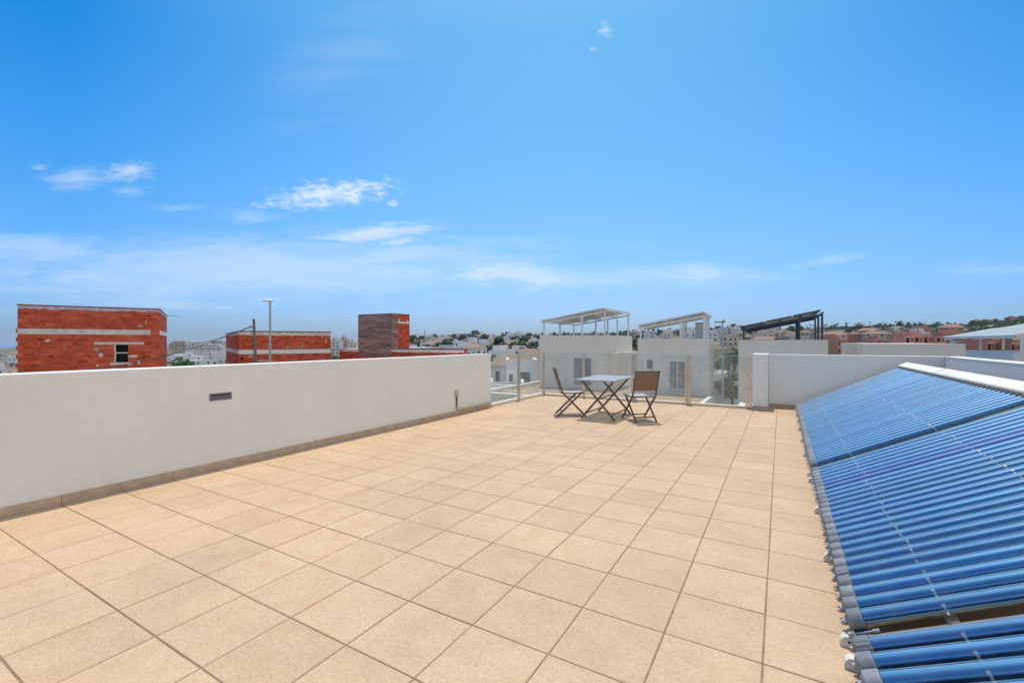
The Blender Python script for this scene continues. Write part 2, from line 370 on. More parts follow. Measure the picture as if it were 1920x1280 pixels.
# ------------------------------------------------------------------ the terrace
XL, XR, YB = -5.34, 2.58, 11.2        # left wall face, right wall face, back wall face
S = .4163; TX0, TY0 = -1.733, 1.857
def make_floor():
    v = []; f = []; col = []
    g = .0052; ch = .0026; dz = .0055
    ix0 = int((XL-.02-TX0)//S); ix1 = int((XR-TX0)//S)
    iy0 = int((-2.5-TY0)//S); iy1 = int((YB-TY0)//S)
    for i in range(ix0, ix1+1):
        for j in range(iy0, iy1+1):
            x0 = max(TX0+i*S, XL+.003); x1 = min(TX0+(i+1)*S, XR-.003); y0 = TY0+j*S; y1 = min(TY0+(j+1)*S, YB-.003)
            if x1-x0 < .02 or y1-y0 < .02: continue
            jx = lambda: rnd.uniform(-.0011, .0011)
            gx0, gx1, gy0, gy1 = g*.5+jx(), g*.5+jx(), g*.56+jx(), g*.56+jx()
            X0, X1, Y0, Y1 = x0+gx0, x1-gx1, y0+gy0, y1-gy1
            h = [rnd.uniform(-.0007, .0007) for _ in range(4)]
            b = len(v)
            v += [(X0, Y0, -dz), (X1, Y0, -dz), (X1, Y1, -dz), (X0, Y1, -dz)]
            v += [(X0+ch*.3, Y0+ch*.3, -ch+h[0]), (X1-ch*.3, Y0+ch*.3, -ch+h[1]), (X1-ch*.3, Y1-ch*.3, -ch+h[2]), (X0+ch*.3, Y1-ch*.3, -ch+h[3])]
            v += [(X0+ch, Y0+ch, h[0]), (X1-ch, Y0+ch, h[1]), (X1-ch, Y1-ch, h[2]), (X0+ch, Y1-ch, h[3])]
            fs = [(b+8, b+9, b+10, b+11)]
            for k in range(4):
                n = (k+1) % 4
                fs += [(b+k, b+n, b+4+n, b+4+k), (b+4+k, b+4+n, b+8+n, b+8+k)]
            f += fs; c = (rnd.random(), rnd.random(), rnd.random(), 1); col += [c]*len(fs)
    me = bpy.data.meshes.new('floor'); me.from_pydata(v, [], f)
    at_ = me.attributes.new('tv', 'FLOAT_COLOR', 'FACE')
    at_.data.foreach_set('color', [q for c in col for q in c])
    me.materials.append(M['tile']); me.materials.append(M['grout'])
    o = bpy.data.objects.new('floor', me); COL.objects.link(o); tag(o, kind='structure')
    return o
make_floor()
boxobj('floor_bed', (XL-.02, -2.5, -.3), (XR+.02, YB+.02, -.0052), M['grout'])['kind'] = 'structure'

def skirting(par, axis, a, b, pos, inward, phase, h=.082):
    mb = MB(); k0 = math.floor((a-phase)/S); t = .012
    k = k0
    while phase+k*S < b:
        s0 = max(a, phase+k*S+.002); s1 = min(b, phase+(k+1)*S-.002); k += 1
        if s1-s0 < .01: continue
        p0, p1 = sorted((pos, pos+inward*t*rnd.uniform(.9, 1.15)))
        if axis == 'y': mb.box((p0, s0, .001), (p1, s1, h+rnd.uniform(-.001, .001)), M['skirt'])
        else: mb.box((s0, p0, .001), (s1, p1, h+rnd.uniform(-.001, .001)), M['skirt'])
    return mb.build('skirting', par)

WH = 1.135
w = thing('parapet_wall', 'long white plastered parapet wall along the left side of the terrace, with the slim recessed light in it', 'wall')
boxobj('wall_face', (XL-.24, -2.6, -6.5), (XL, 8.22, WH-.02), M['white'], w)
boxobj('coping', (XL-.243, -2.6, WH-.02), (XL+.003, 8.223, WH), M['coping'], w, .004)
skirting(w, 'y', -2.5, 8.215, XL, 1, TY0)
w2 = thing('parapet_wall', 'white parapet wall across the far right end of the terrace behind the solar tubes', 'wall')
boxobj('wall_face', (-.227+.004, YB, -6.5), (XR+.24, YB+.22, 1.105), M['white'], w2)
boxobj('coping', (-.227+.001, YB-.003, 1.105), (XR+.243, YB+.223, 1.125), M['coping'], w2, .004)
skirting(w2, 'x', -.227+.014, XR, YB, -1, TX0)
pl = thing('wall_pillar', 'white pillar ending the far parapet wall, right beside the last glass panel', 'pillar')
boxobj('shaft', (-.50, 10.66, -6.5), (-.227, YB+.22, 1.12), M['white'], pl)
boxobj('coping', (-.503, 10.657, 1.12), (-.224, YB+.223, 1.14), M['coping'], pl, .004)
mb = MB(); mb.box((-.51, 10.648, .001), (-.22, 10.6595, .08), M['skirt']); mb.box((-.2265, 10.6625, .001), (-.215, YB-.014, .08), M['skirt']); mb.build('skirting', pl)
w3 = thing('parapet_wall', 'sunlit white parapet wall running along the right side above the solar tubes', 'wall')
boxobj('wall_face', (XR, -2.6, -6.5), (XR+.22, YB-.005, 1.105), M['white'], w3)
boxobj('coping', (XR-.003, -2.6, 1.105), (XR+.223, YB-.006, 1.128), M['coping'], w3, .004)
skirting(w3, 'y', -2.5, YB-.01, XR, -1, TY0)

# own house below the terrace
boxobj('own_house', (XL-.23, -2.6, -6.6), (XR+.21, YB+.2, -.31), M['nblue'])
tag(bpy.data.objects['own_house'], 'white house body carrying the tiled roof terrace', 'building')

# recessed brick light
t = thing('wall_light', 'slim rectangular grey recessed light set in the left parapet wall', 'wall light', (XL, 2.745, .793))
mb = MB(); X0 = .006
hw, hh = .1175, .040
for (a, b) in (((-.02, -hw, hh-.014), (X0, hw, hh)), ((-.02, -hw, -hh), (X0, hw, -hh+.012)), ((-.02, -hw, -hh+.012), (X0, -hw+.016, hh-.014)), ((-.02, hw-.016, -hh+.012), (X0, hw, hh-.014))):
    mb.box(a, b, M['lampgrey'])
mb.build('housing', t, .001)
mb = MB(); mb.face([(X0-.004, -hw+.016, -hh+.012), (X0-.004, hw-.016, -hh+.012), (.0012, hw-.016, hh-.014), (.0012, -hw+.016, hh-.014)], M['lampdark']); mb.build('diffuser', t); boxobj('recess_shade', (.001, -hw+.018, hh-.027), (.0036, hw-.018, hh-.0145), M['hole'], t)  # dark strip stands in for the shade at the top of the recess
# outlet and pipe
t = thing('drain_pipe', 'small beige box with short dark pipe low on the left wall near its far end', 'pipe', (XL, 7.0, 0))
boxobj('junction_box', (0, -.045, .36), (.035, .045, .47), M['pvc'], t, .006)
mb = MB(); mb.tube([(.022, 0, .36), (.022, 0, .17)], .014, M['pipe']); mb.tube([(.022, 0, .31), (.022, 0, .295)], .022, M['pipe']); mb.tube([(.022, 0, .185), (.022, 0, .17)], .021, M['pipe']); mb.build('riser', t)
mb = MB(); mb.tube([(.024, 0, .17), (.024, .005, .125), (.024, .05, .104), (.024, .12, .1)]+[(.024, y, .1) for y in (.5, 1.19)], .017, M['pvc']); mb.build('pipe_run', t)

# ------------------------------------------------------------------ glass railings
GY = 10.83; GX = XL-.09
def post(par, x, y, h=1.10, z0=0):
    mb = MB(); mb.box((x-.027, y-.027, z0), (x+.027, y+.027, h), M['steel']); o = mb.build('post', par, .004)
    m2 = MB(); m2.box((x-.045, y-.045, z0), (x+.045, y+.045, z0+.012), M['steel']); m2.tube([(x, y, z0+.012), (x, y, z0+.03)], .034, M['steel']); m2.build('base_plate', o)
def pane(par, a, b):
    mb = MB(); mb.box(a, b, M['glass']); o = mb.build('glass_panel', par)
    boxobj('top_edge', (a[0], a[1], b[2]+.0005), (b[0], b[1], b[2]+.007), M['gedge'], o); return o
rl = thing('glass_railing', 'short clear glass railing continuing from the end of the left parapet wall to the corner', 'railing')
boxobj('curb', (XL-.24, 8.225, -.3), (XL+.03, GY+.16, .035), M['curb'], rl, .004)
for y in (9.42, GY-.09): post(rl, XL+.005, y, 1.11, .035)
pane(rl, (GX-.006, 8.25, .075), (GX+.006, 9.45, 1.105)); pane(rl, (GX-.006, 9.47, .075), (GX+.006, GY-.02, 1.105))
rf = thing('glass_railing', 'glass railing on steel posts across the far end behind the table and chairs', 'railing')
boxobj('curb', (XL+.033, GY-.06, -.3), (-.505, GY+.16, .032), M['curb'], rf, .004)
xs = [-5.33, -4.22, -2.97, -1.77, -.575]
for i, x in enumerate(xs):
    if i == 0: continue
    if i == 1: post(rf, x, GY-.10, 1.105)
    else:
        post(rf, x-.033, GY-.10, 1.105); post(rf, x+.033, GY-.10, 1.105)
for a, b in zip(xs[:-1], xs[1:]): pane(rf, (a+.012, GY+.03, .07), (b-.012, GY+.042, 1.10))

# ------------------------------------------------------------------ solar tube collectors
PT = .1156
BX, BZ = .300, .118        # tube axis at low end
HX, HZ = 1.90, .905       # tube axis at header
SL = math.atan2(HZ-BZ, HX-BX); LEN = math.hypot(HX-BX, HZ-BZ)
def slope_T(y):           # local: x along tube upward, y across, z normal
    return Matrix.Translation((BX, y, BZ)) @ Matrix.Rotation(-SL, 4, 'Y')
def tube_meshes():
    r = .0375
    mb = MB(); mb.tube([(.0, 0, 0), (LEN, 0, 0)], .029, M['tube'], 20); tube = mb
    return tube
def mk(name, mb): 
    o = mb.build(name); me = o.data; bpy.data.objects.remove(o); return me
mb = MB(); mb.tube([(.02, 0, 0), (LEN, 0, 0)], .0325, M['tube'], 20); me_abs = mk('absorber', mb)
mb = MB(); mb.tube([(.02, 0, 0), (LEN, 0, 0)], .0325, M['tubep'], 20); me_absp = mk('absorber', mb)
mb = MB(); mb.tube([(.015, 0, 0), (LEN-.01, 0, 0)], .038, M['tglass'], 24, caps=False); me_gl = mk('glass_sleeve', mb)
def cap_mesh(ribbed):
    mb = MB(); n = 32
    prof = [(-.036, .012), (-.0355, .024), (-.026, .036), (-.0235, .042), (-.021, .0435), (-.018, .0438), (.025, .0438), (.028, .0435), (.0305, .0415), (.032, .0385)]
    v = []; mi = mb.mat(M['cap'])
    for i, (x, r) in enumerate(prof):
        for k in range(n):
            rr = r*(.955 if ribbed and k % 2 and 4 <= i <= 7 else 1)
            v.append(Vector((x, rr*math.cos(2*PI*k/n), rr*math.sin(2*PI*k/n))))
    mb.v = [tuple(q) for q in v]
    for i in range(len(prof)-1):
        for k in range(n):
            q = i*n+k; w_ = i*n+(k+1) % n
            mb.f.append((q, w_, w_+n, q+n)); mb.mi.append(mi); mb.uv.append([(0, 0), (1, 0), (1, 1), (0, 1)]); mb.sm.append(not ribbed)
    mb.face([v[k] for k in range(n)][::-1], M['cap'])
    mb.tube([(-.036, 0, 0), (-.050, 0, 0)], .012, M['bracket'], 8)
    return mk('end_cap', mb)
me_cap = cap_mesh(False); me_capr = cap_mesh(True)
def clip_mesh():
    mb = MB(); n = 9
    for k in range(n):         # thin spring band round the flank of the tube with a tab
        a0 = PI*(k/n)*.30+.78*PI; a1 = PI*((k+1)/n)*.30+.78*PI
        r = .0395
        p = [Vector((x, r*math.cos(a), r*math.sin(a))) for x, a in ((-.004, a0), (.006, a0), (.006, a1), (-.004, a1))]
        mb.face(p, M['clip'])
    mb.face([(-.006, -.037, .0185), (.007, -.037, .0185), (.007, -.031, .027), (-.006, -.031, .027)], M['clip'])
    mb.box((-.004, -.062, -.004), (.006, -.036, .0), M['clip'])
    return mk('clip', mb)
me_clip = clip_mesh()
def bolt_mesh():
    mb = MB(); mb.tube([(-.066, -.05, -.035), (.05, -.05, -.035)], .004, M['bracket'], 6)
    mb.tube([(.035, -.05, -.035), (.062, -.05, -.035)], .0085, M['bracket'], 6); mb.tube([(-.062, -.05, -.035), (-.045, -.05, -.035)], .011, M['bracket'], 6)
    return mk('bolt', mb)
me_bolt = bolt_mesh()
def link(name, me, par, T=None):
    o = bpy.data.objects.new(name, me); COL.objects.link(o); o.parent = par
    if T is not None: o.matrix_basis = T
    return o
def collector(y0, n, label, violet=(), feet=4):
    t = thing('solar_collector', label, 'solar collector', (0, y0, 0), 0, 'evacuated tube solar collectors on the right')
    y1 = (n-1)*PT
    for i in range(n):
        y = i*PT
        T = slope_T(y+rnd.uniform(-.002, .002)) @ Matrix.Rotation(rnd.uniform(-.0022, .0022), 4, 'Z')
        sl = link('tube', me_gl, t, T)
        link('absorber', me_absp if i in violet else me_abs, sl)
        c = link('end_cap', me_capr if rnd.random() < .12 else me_cap, sl, Matrix.Translation((rnd.uniform(-.004, .004), 0, 0)) @ Matrix.Rotation(rnd.uniform(0, 6), 4, 'X'))
        for cx in (.34, 1.05):
            link('clip', me_clip, sl, Matrix.Translation((cx+rnd.uniform(-.012, .012), 0, 0)) @ Matrix.Rotation(rnd.uniform(-.25, .25), 4, 'X'))
        link('bolt', me_bolt, sl, Matrix.Translation((rnd.uniform(-.01, .01), 0, 0)))
    mb = MB(); mb.box((.03, .065, -.0455), (LEN-.02, y1+.045, -.0435), M['gapshade'], slope_T(0)); mb.build('gap_shade_sheet', t)  # added dark sheet: darkens the gaps between tubes, shades the floor below
    # bottom rail, cross rails, side rails, rear legs
    mb = MB(); T = slope_T(0)
    mb.box((-.028, -.09, -.062), (.028, y1+.09, -.046), M['bracket'], T); mb.box((-.03, -.09, -.062), (-.026, y1+.09, -.02), M['bracket'], T)
    mb.build('bottom_rail', t)
    for cx in (.34, 1.05):
        mb = MB(); mb.box((cx-.02, -.05, -.075), (cx+.02, y1+.05, -.045), M['alu'], T); mb.build('cross_rail', t)
    for yy in (-.075, y1/2-.058, y1+.075):
        mb = MB(); mb.box((-.04, yy-.022, -.115), (LEN+.05, yy+.022, -.077), M['alu'], T); mb.box((-.03, yy-.026, -.0765), (LEN+.04, yy+.026, -.066), M['foot'], T); (mb.box((.02, yy+.004, -.056), (LEN-.03, yy+.018, -.044), M['railtan'], T) if yy < 0 else None); mb.build('side_rail', t)
        mb = MB(); mb.bar((HX-.06, yy, 0), (HX-.06, yy, HZ-.11), .04, .04, M['alu'], (1, 0, 0)); mb.build('leg', t)
        mb = MB(); mb.bar((BX+.1, yy, .02), (HX-.06, yy, .02), .04, .03, M['alu']); mb.build('base_rail', t)
    for k in range(feet):
        yy = -.03+(y1+.06)*k/(feet-1)
        mb = MB(); n2 = 8
        pts = [Vector((BX-.058, 0, .001)), Vector((BX+.03, 0, .001)), Vector((BX+.03, 0, .050)), Vector((BX-.046, 0, .050)), Vector((BX-.060, 0, .036)), Vector((BX-.065, 0, .018))]
        a = [p+Vector((0, yy-.021, 0)) for p in pts]; b = [p+Vector((0, yy+.021, 0)) for p in pts]
        mb.face(a, M['foot']); mb.face(b[::-1], M['foot'])
        for i in range(len(pts)):
            j = (i+1) % len(pts); mb.face([a[j], a[i], b[i], b[j]], M['foot'])
        mb.tube([(BX-.030, yy-.0225, .028), (BX-.030, yy-.0205, .028)], .006, M['dark'], 8)
        mb.build('foot', t, .003)
    # header manifold
    mb = MB(); h0 = LEN-.015
    pr = [(h0, -.05), (h0+.15, -.05), (h0+.155, .05), (h0+.145, .068), (h0+.012, .068), (h0, .055)]
    a = [T @ Vector((x, -.055, z)) for x, z in pr]; b = [T @ Vector((x, y1+.055, z)) for x, z in pr]
    mb.face(a, M['header']); mb.face(b[::-1], M['header'])
    for i in range(len(pr)):
        j = (i+1) % len(pr); mb.face([a[j], a[i], b[i], b[j]], M['header'])
    hd = mb.build('header_box', t, .003)
    mb = MB()
    for i in range(n):
        TT = slope_T(i*PT); mb.tube([TT @ Vector((h0-.03, 0, 0)), TT @ Vector((h0+.002, 0, 0))], .044, M['dark'], 14)
    mb.build('tube_collars', hd)
    mb = MB(); mb.tube([T @ Vector((h0+.075, y1+.055, .01)), T @ Vector((h0+.075, y1+.16, .01))], .045, M['dark']); mb.build('coupling', hd)
    return t
collector(8.63, 20, 'farthest blue tube collector, against the far white parapet wall', feet=4)
collector(5.71, 25, 'second blue tube collector from the far wall, ending at the tan gap', feet=4)
collector(2.635, 25, 'third blue tube collector from the far wall, with two violet tubes among the blue', violet=(18, 19), feet=4)
collector(-.37, 25, 'nearest collector, cut by the bottom right corner, with large grey end caps in front', feet=4)

# ------------------------------------------------------------------ table and chairs
def chair():
    t = thing('folding_chair', '', 'chair', (0, 0, 0), 0, 'folding chairs at the table')
    fm = M['chairframe']; HWid = .215
    for s in (-1, 1):
        y = s*HWid
        mb = MB()
        pts = [(.26, y, 0), (-.175, y, .44), (-.235, y, .62), (-.315, y, .895)]
        for a, b in zip(pts[:-1], pts[1:]): mb.bar(a, b, .020, .034, fm, (0, 1, 0) if 0 else (0, 0, 1))
        mb.build('back_leg', t, .003)
        mb = MB(); yi = s*(HWid-.028)
        mb.bar((-.275, yi, 0), (.17, yi, .435), .020, .034, fm); mb.build('front_leg', t, .003)
        mb = MB(); mb.bar((-.20, yi-.0*s, .435), (.0, yi, .428), .020, .024, fm); mb.bar((.0, yi, .428), (.225, yi, .448), .020, .024, fm); mb.build('seat_rail', t, .003)
    # sling seat, slightly sagging
    mb = MB(); n = 8
    def seat(i): 
        u = i/n; return (-.19+.40*u, .452-.016*math.sin(PI*u))
    for i in range(n):
        x0, z0 = seat(i); x1, z1 = seat(i+1); hw = HWid-.012
        mb.face([(x0, -hw, z0), (x1, -hw, z1), (x1, hw, z1), (x0, hw, z0)], M['seat'], smooth=True)
        mb.face([(x0, -hw, z0-.006), (x0, hw, z0-.006), (x1, hw, z1-.006), (x1, -hw, z1-.006)], M['seat'], smooth=True)
    mb.build('seat', t)
    mb = MB()
    for (x, z) in ((.215, .444), (-.195, .440)): mb.bar((x, -HWid+.01, z), (x, HWid-.01, z), .024, .02, fm)
    mb.build('seat_crossbar', t, .002)
    mb = MB()
    P = [(-.212, .545), (-.245, .655), (-.29, .81), (-.300, .845)]
    for (x0, z0), (x1, z1) in zip(P[:-1], P[1:]):
        hw = HWid-.008
        mb.face([(x0, -hw, z0), (x0, hw, z0), (x1, hw, z1), (x1, -hw, z1)], M['sling'], smooth=True)
        mb.face([(x0-.006, -hw, z0), (x1-.006, -hw, z1), (x1-.006, hw, z1), (x0-.006, hw, z0)], M['sling'], smooth=True)
    mb.build('backrest', t)
    mb = MB(); mb.bar((-.307, -HWid, .872), (-.307, HWid, .872), .022, .045, fm); mb.build('top_rail', t, .003)
    for (x, z) in ((.185, .075), (-.19, .082)):
        mb = MB(); mb.bar((x, -HWid+.01, z), (x, HWid-.01, z), .018, .022, fm); mb.build('stretcher', t, .002)
    return t
c1 = chair(); c1.location = (-3.46, 8.13, .001); c1.rotation_euler = (0, 0, R(30))
tag(c1, 'folding chair seen side on at the left of the table, facing right', 'chair')
c2 = copy_tree(c1); c2.location = (-2.17, 8.19, .001); c2.rotation_euler = (0, 0, R(131))
tag(c2, 'folding chair seen from behind at the right of the table, brown sling back', 'chair')

t = thing('folding_table', 'rectangular folding table with grey slatted top on crossed brown legs', 'table', (-2.845, 8.36, .001))
hx, hy, zt = .365, .64, .72
mb = MB(); ns = 12
for i in range(ns):
    y0 = -hy+.02+(2*hy-.04)*i/ns; y1 = -hy+.02+(2*hy-.04)*(i+1)/ns-.018
    mb.box((-hx+.02, y0+.004, zt-.016), (hx-.02, y1, zt-.002), M['tabletop'])
mb.build('tabletop', t, .001)
mb = MB()
mb.box((-hx, -hy, zt-.024), (hx, -hy+.022, zt), M['tabletop']); mb.box((-hx, hy-.022, zt-.024), (hx, hy, zt), M['tabletop'])
mb.box((-hx, -hy+.022, zt-.024), (-hx+.022, hy-.022, zt), M['tabletop']); mb.box((hx-.022, -hy+.022, zt-.024), (hx, hy-.022, zt), M['tabletop'])
mb.build('top_frame', t, .002)
for y, s in ((-.47, 1), (-.442, -1), (.50, 1), (.472, -1)):
    mb = MB(); mb.bar((s*.32, y, 0), (-s*.30, y, zt-.025), .022, .036, M['chairframe']); mb.build('leg', t, .003)
for x, z, y0, y1 in ((.245, .085, -.47, .50), (-.245, .085, -.442, .472), (.0, .36, -.456, .486)):
    mb = MB(); mb.bar((x, y0, z), (x, y1, z), .018, .022, M['chairframe']); mb.build('stretcher', t, .002)

# ------------------------------------------------------------------ brick shells on the left
GZ = -6.5
AZ = R(120.37-55.1)
def shell1():
    p = W(-22.64, 21.0)
    t = thing('brick_house', 'unfinished red brick house shell with a small square window opening and pale lintel', 'building', (p.x, p.y, 0), AZ)
    Wd, Dp, top = 5.16, 8.5, 3.11
    mb = MB(); b = M['brick']
    # front face pieced round the opening
    wx0, wx1, wz0, wz1 = 3.37, 3.90, .35, 1.24
    for a, c in (((0, GZ), (wx0, top-.05)), ((wx1, GZ), (Wd, top-.05)), ((wx0, GZ), (wx1, wz0)), ((wx0, wz1), (wx1, top-.05))):
        mb.box((a[0], 0, a[1]), (c[0], .2, c[1]), b)
    mb.box((Wd-.2, .2, GZ), (Wd, Dp, top-.05), b); mb.box((0, .2, GZ), (.2, Dp, top-.05), b); mb.box((.2, Dp-.2, GZ), (Wd-.2, Dp, top-.05), b)
    for k in range(6):            # toothed left edge
        mb.box((-.06, .02, -.2+k*.4), (0, .18, -.0+k*.4), b)
    mb.build('brick_wall', t)
    boxobj('roof_slab', (.2, .2, top-.5), (Wd-.2, Dp-.2, top-.3), M['concrete'], t)
    mb = MB(); mb.box((-.03, -.03, top-.05), (Wd+.03, Dp+.03, top), M['brickcap']); mb.build('coping', t)
    mb = MB()
    for k in range(26):
        x0 = Wd*k/26; x1 = Wd*(k+1)/26; mb.box((x0, -.014, top-.19-rnd.uniform(-.015, .03)), (x1, 0, top-.052), M['cement'])
    for k in range(20):
        mb.box((Wd, Dp*k/20, top-.19-rnd.uniform(-.015, .03)), (Wd+.014, Dp*(k+1)/20, top-.052), M['concrete'])
    mb.build('mortar_band', t)
    mb = MB(); mb.box((0, -.012, 1.74), (4.79, 0, 1.99), M['concrete']); mb.box((Wd, .05, 1.74), (Wd+.014, Dp, 1.97), M['coping']); mb.build('ring_beam', t)
    boxobj('lintel', (2.61, -.016, 1.245), (4.53, 0, 1.37), M['concrete'], t)
    w = boxobj('window_opening', (wx0-.02, .22, wz0-.02), (wx1+.02, .26, wz1+.02), M['hole'], t)
    boxobj('crossbar', (wx0, .02, .80), (wx1, .07, .85), M['frame'], w); boxobj('jamb', (wx0, .01, wz0), (wx0+.055, .06, wz1), M['frame'], w)
    mb = MB()
    for k in range(9): 
        x0 = wx0-.17+k*.1; mb.box((x0, -.02-rnd.uniform(0, .02), wz0-.1-rnd.uniform(0, .07)), (x0+.1, 0, wz0-.002-rnd.uniform(0, .03)*(k in (0, 8))), M['concrete'])
    mb.build('sill', t)
    mb = MB()
    for (x, z, w_, h_) in ((2.85, .72, .16, .2), (4.05, .66, .5, .12), (4.33, .35, .13, .2), (2.73, .2, .12, .1), (4.6, 2.4, .05, .2), (4.4, 2.2, .25, .05), (1.0, 1.45, .2, .14)):
        n = 9; c = [(x+math.cos(2*PI*k/n)*w_/2*rnd.uniform(.6, 1.3), -.006, z+math.sin(2*PI*k/n)*h_/2*rnd.uniform(.6, 1.3)) for k in range(n)]
        mb.face(c, M['concrete'])
    mb.build('mortar_patch', t)
    mb = MB(); mb.bar((Wd+.1, 1.5, top-.28), (Wd+.75, 1.5, top-.28), .05, .03, M['galv']); mb.bar((Wd+.02, 1.5, top-.28), (Wd+.12, 1.5, top-.28), .03, .02, M['galv']); mb.build('iron_bracket', t)
shell1()
def shell2():
    p = at(448, 28.0)
    t = thing('brick_house', 'unfinished low red brick shell with two pale concrete bands behind the lamp post', 'building', (p.x, p.y, 0), AZ)
    Wd, Dp, top = 5.35, 13, 2.06; b = M['brick2']
    mb = MB(); mb.box((0, 0, GZ), (Wd, Dp, top-.06), b)
    mb.build('brick_wall', t)
    mb = MB(); mb.box((-.03, -.03, top-.06), (Wd+.03, Dp+.03, top), M['brickcap']); mb.build('coping', t)
    mb = MB()
    for k in range(30):
        x0 = Wd*k/30; x1 = Wd*(k+1)/30; mb.box((x0, -.014, 1.80-rnd.uniform(-.01, .04)), (x1, 0, top-.062), M['concrete'])
    mb.box((-.014, 0, 1.80), (0, Dp, top-.062), M['concrete']); mb.build('mortar_band', t)
    mb = MB(); mb.box((-.012, -.016, .62), (Wd, 0, .88), M['coping']); mb.box((-.014, .0, .62), (0, Dp, .88), M['concrete']); mb.build('ring_beam', t)
    boxobj('opening', (.08, -.004, .27), (.24, .0, .46), M['hole'], t)
    mb = MB()
    for (x, z, w_, h_) in ((5.05, 1.45, .05, .4), (4.8, 1.72, .04, .2), (1.5, .2, 1.0, .07), (.6, .5, .25, .1)):
        n = 9; mb.face([(x+math.cos(2*PI*k/n)*w_/2*rnd.uniform(.7, 1.3), -.006, z+math.sin(2*PI*k/n)*h_/2*rnd.uniform(.7, 1.3)) for k in range(n)], M['concrete'])
    mb.build('mortar_patch', t)
shell2()
def tower3():
    t = thing('brick_house', 'brick house with a taller tower clad in brown planks, right of the low shell', 'building', (-21.94, 21.92, 0))
    top = 3.23
    mb = MB(); mb.box((-3.15, 0, GZ), (0, 1.64, top-.06), M['brick2']); mb.build('brick_tower', t)
    mb = MB(); mb.box((-3.17, -.03, .4), (.0, 0, top), M['planks']); mb.box((.0, -.03, .4), (.03, .53, top), M['planks']); mb.build('plank_cladding', t)
    mb = MB(); mb.box((-3.18, .0, top-.06), (-.0, 1.66, top+.02), M['brickcap']); mb.build('coping', t)
    mb = MB()
    mb.box((.0, .56, 2.60), (.016, 1.64, 2.72), M['coping'])
    mb.box((.0, .60, 2.72), (.016, .70, 2.88), M['coping']); mb.box((.0, 1.40, 2.72), (.016, 1.5, 2.88), M['coping']); mb.build('ring_beam', t)
    # lower body with parapets, in front and to both sides
    z1 = .95
    mb = MB(); mb.box((.06, -.12, GZ), (5.9, .18, z1-.05), M['brick2']); mb.box((.06, .18, GZ), (5.9, 1.6, .1), M['brick2']); mb.box((-5.25, .1, GZ), (-3.17, 9, z1-.1), M['brick2']); mb.build('brick_wall', t)
    mb = MB(); mb.box((.04, -.15, z1-.05), (5.93, .21, z1+.02), M['brickcap']); mb.box((-5.28, .07, z1-.1), (-3.17, 9.03, z1-.05), M['coping']); mb.build('coping', t)
    mb = MB()
    for k in range(36):
        x0 = .06+5.84*k/36; x1 = .06+5.84*(k+1)/36; mb.box((x0, -.134, z1-.2-rnd.uniform(-.01, .05)), (x1, -.12, z1-.052), M['coping'])
    for k in range(12):
        x0 = -5.25+2.08*k/12; x1 = -5.25+2.08*(k+1)/12; mb.box((x0, .086, z1-.24-rnd.uniform(-.01, .05)), (x1, .1, z1-.102), M['coping'])
    mb.build('mortar_band', t)
tower3()

# ------------------------------------------------------------------ poles and cable
def street_lamp(px, D, ztop, zbase, label, side):
    p = at(px, D); t = thing('street_lamp', label, 'street lamp', (p.x, p.y, 0), TH)
    mb = MB(); mb.tube([(0, 0, zbase), (0, 0, zbase+1), (0, 0, ztop)], [.11, .085, .05], M['galv'], 12); mb.build('pole', t)
    return t
t = street_lamp(506.5, 25, 3.55, GZ, 'grey street lamp with a flat white head rising behind the left parapet wall', -1)
mb = MB()
n = 16; sec = [(-.40, .04, .0), (-.36, .10, .05), (-.15, .13, .085), (.03, .12, .10), (.13, .06, .07)]
rings = []
for (x, w_, h_) in sec: rings.append([Vector((x, w_*math.cos(a), 3.60 + (h_*math.sin(a) if math.sin(a) > 0 else .045*math.sin(a)) + x*-.06)) for a in [2*PI*k/n for k in range(n)]])
for a, b in zip(rings[:-1], rings[1:]):
    for k in range(n): mb.face([a[k], a[(k+1) % n], b[(k+1) % n], b[k]], M['coping'], smooth=True)
mb.face(rings[0][::-1], M['coping']); mb.face(rings[-1], M['coping']); mb.build('lamp_head', t)
t = street_lamp(1355, 34, 2.85, GZ, 'grey street lamp with a dark flat head between the two white towers on the right', 1)
mb = MB(); mb.bar((.05, 0, 2.86), (-.5, 0, 2.84), .07, .06, M['galv']); mb.build('arm', t)
mb = MB(); mb.box((-.55, -.14, 2.80), (.02, .14, 2.88), M['lampgrey']); mb.tube([(0.02, -.0, 2.9), (.1, 0, 2.94), (.18, 0, 2.86)], .07, M['lampgrey']); mb.build('lamp_head', t)
pb = at(481.5, 20); pt = at(475.8, 20.0)
t = thing('utility_pole', 'leaning old wooden pole with a cable clamp, just left of the street lamp', 'pole', (0, 0, 0))
zt_ = 1.4+42/F*20
mb = MB(); d = (Vector((pt.x, pt.y, zt_))-Vector((pb.x, pb.y, -.6))); base = Vector((pb.x, pb.y, -.6))-d*((5.9)/d.z)
mb.tube([base, base+d*.5*(zt_+6.5)/d.z, Vector((pt.x, pt.y, zt_))], [.10, .075, .05], M['wood'], 10); mb.build('shaft', t)
q = at(471, 20.0, 1.4+29/F*20); mb = MB(); mb.bar(Vector((pt.x, pt.y, q.z)), q, .03, .04, M['galv']); mb.tube([q, q+Vector((0, 0, -.1))], .03, M['galv'], 8); mb.build('clamp', t)
mb = MB(); mb.tube([q+Vector((.02, .02, 0)), at(472.5, 19.9, .9), at(474.5, 19.9, -.2), at(477, 19.9, -3)], .008, M['cable'], 5); mb.build('drop_wire', t)
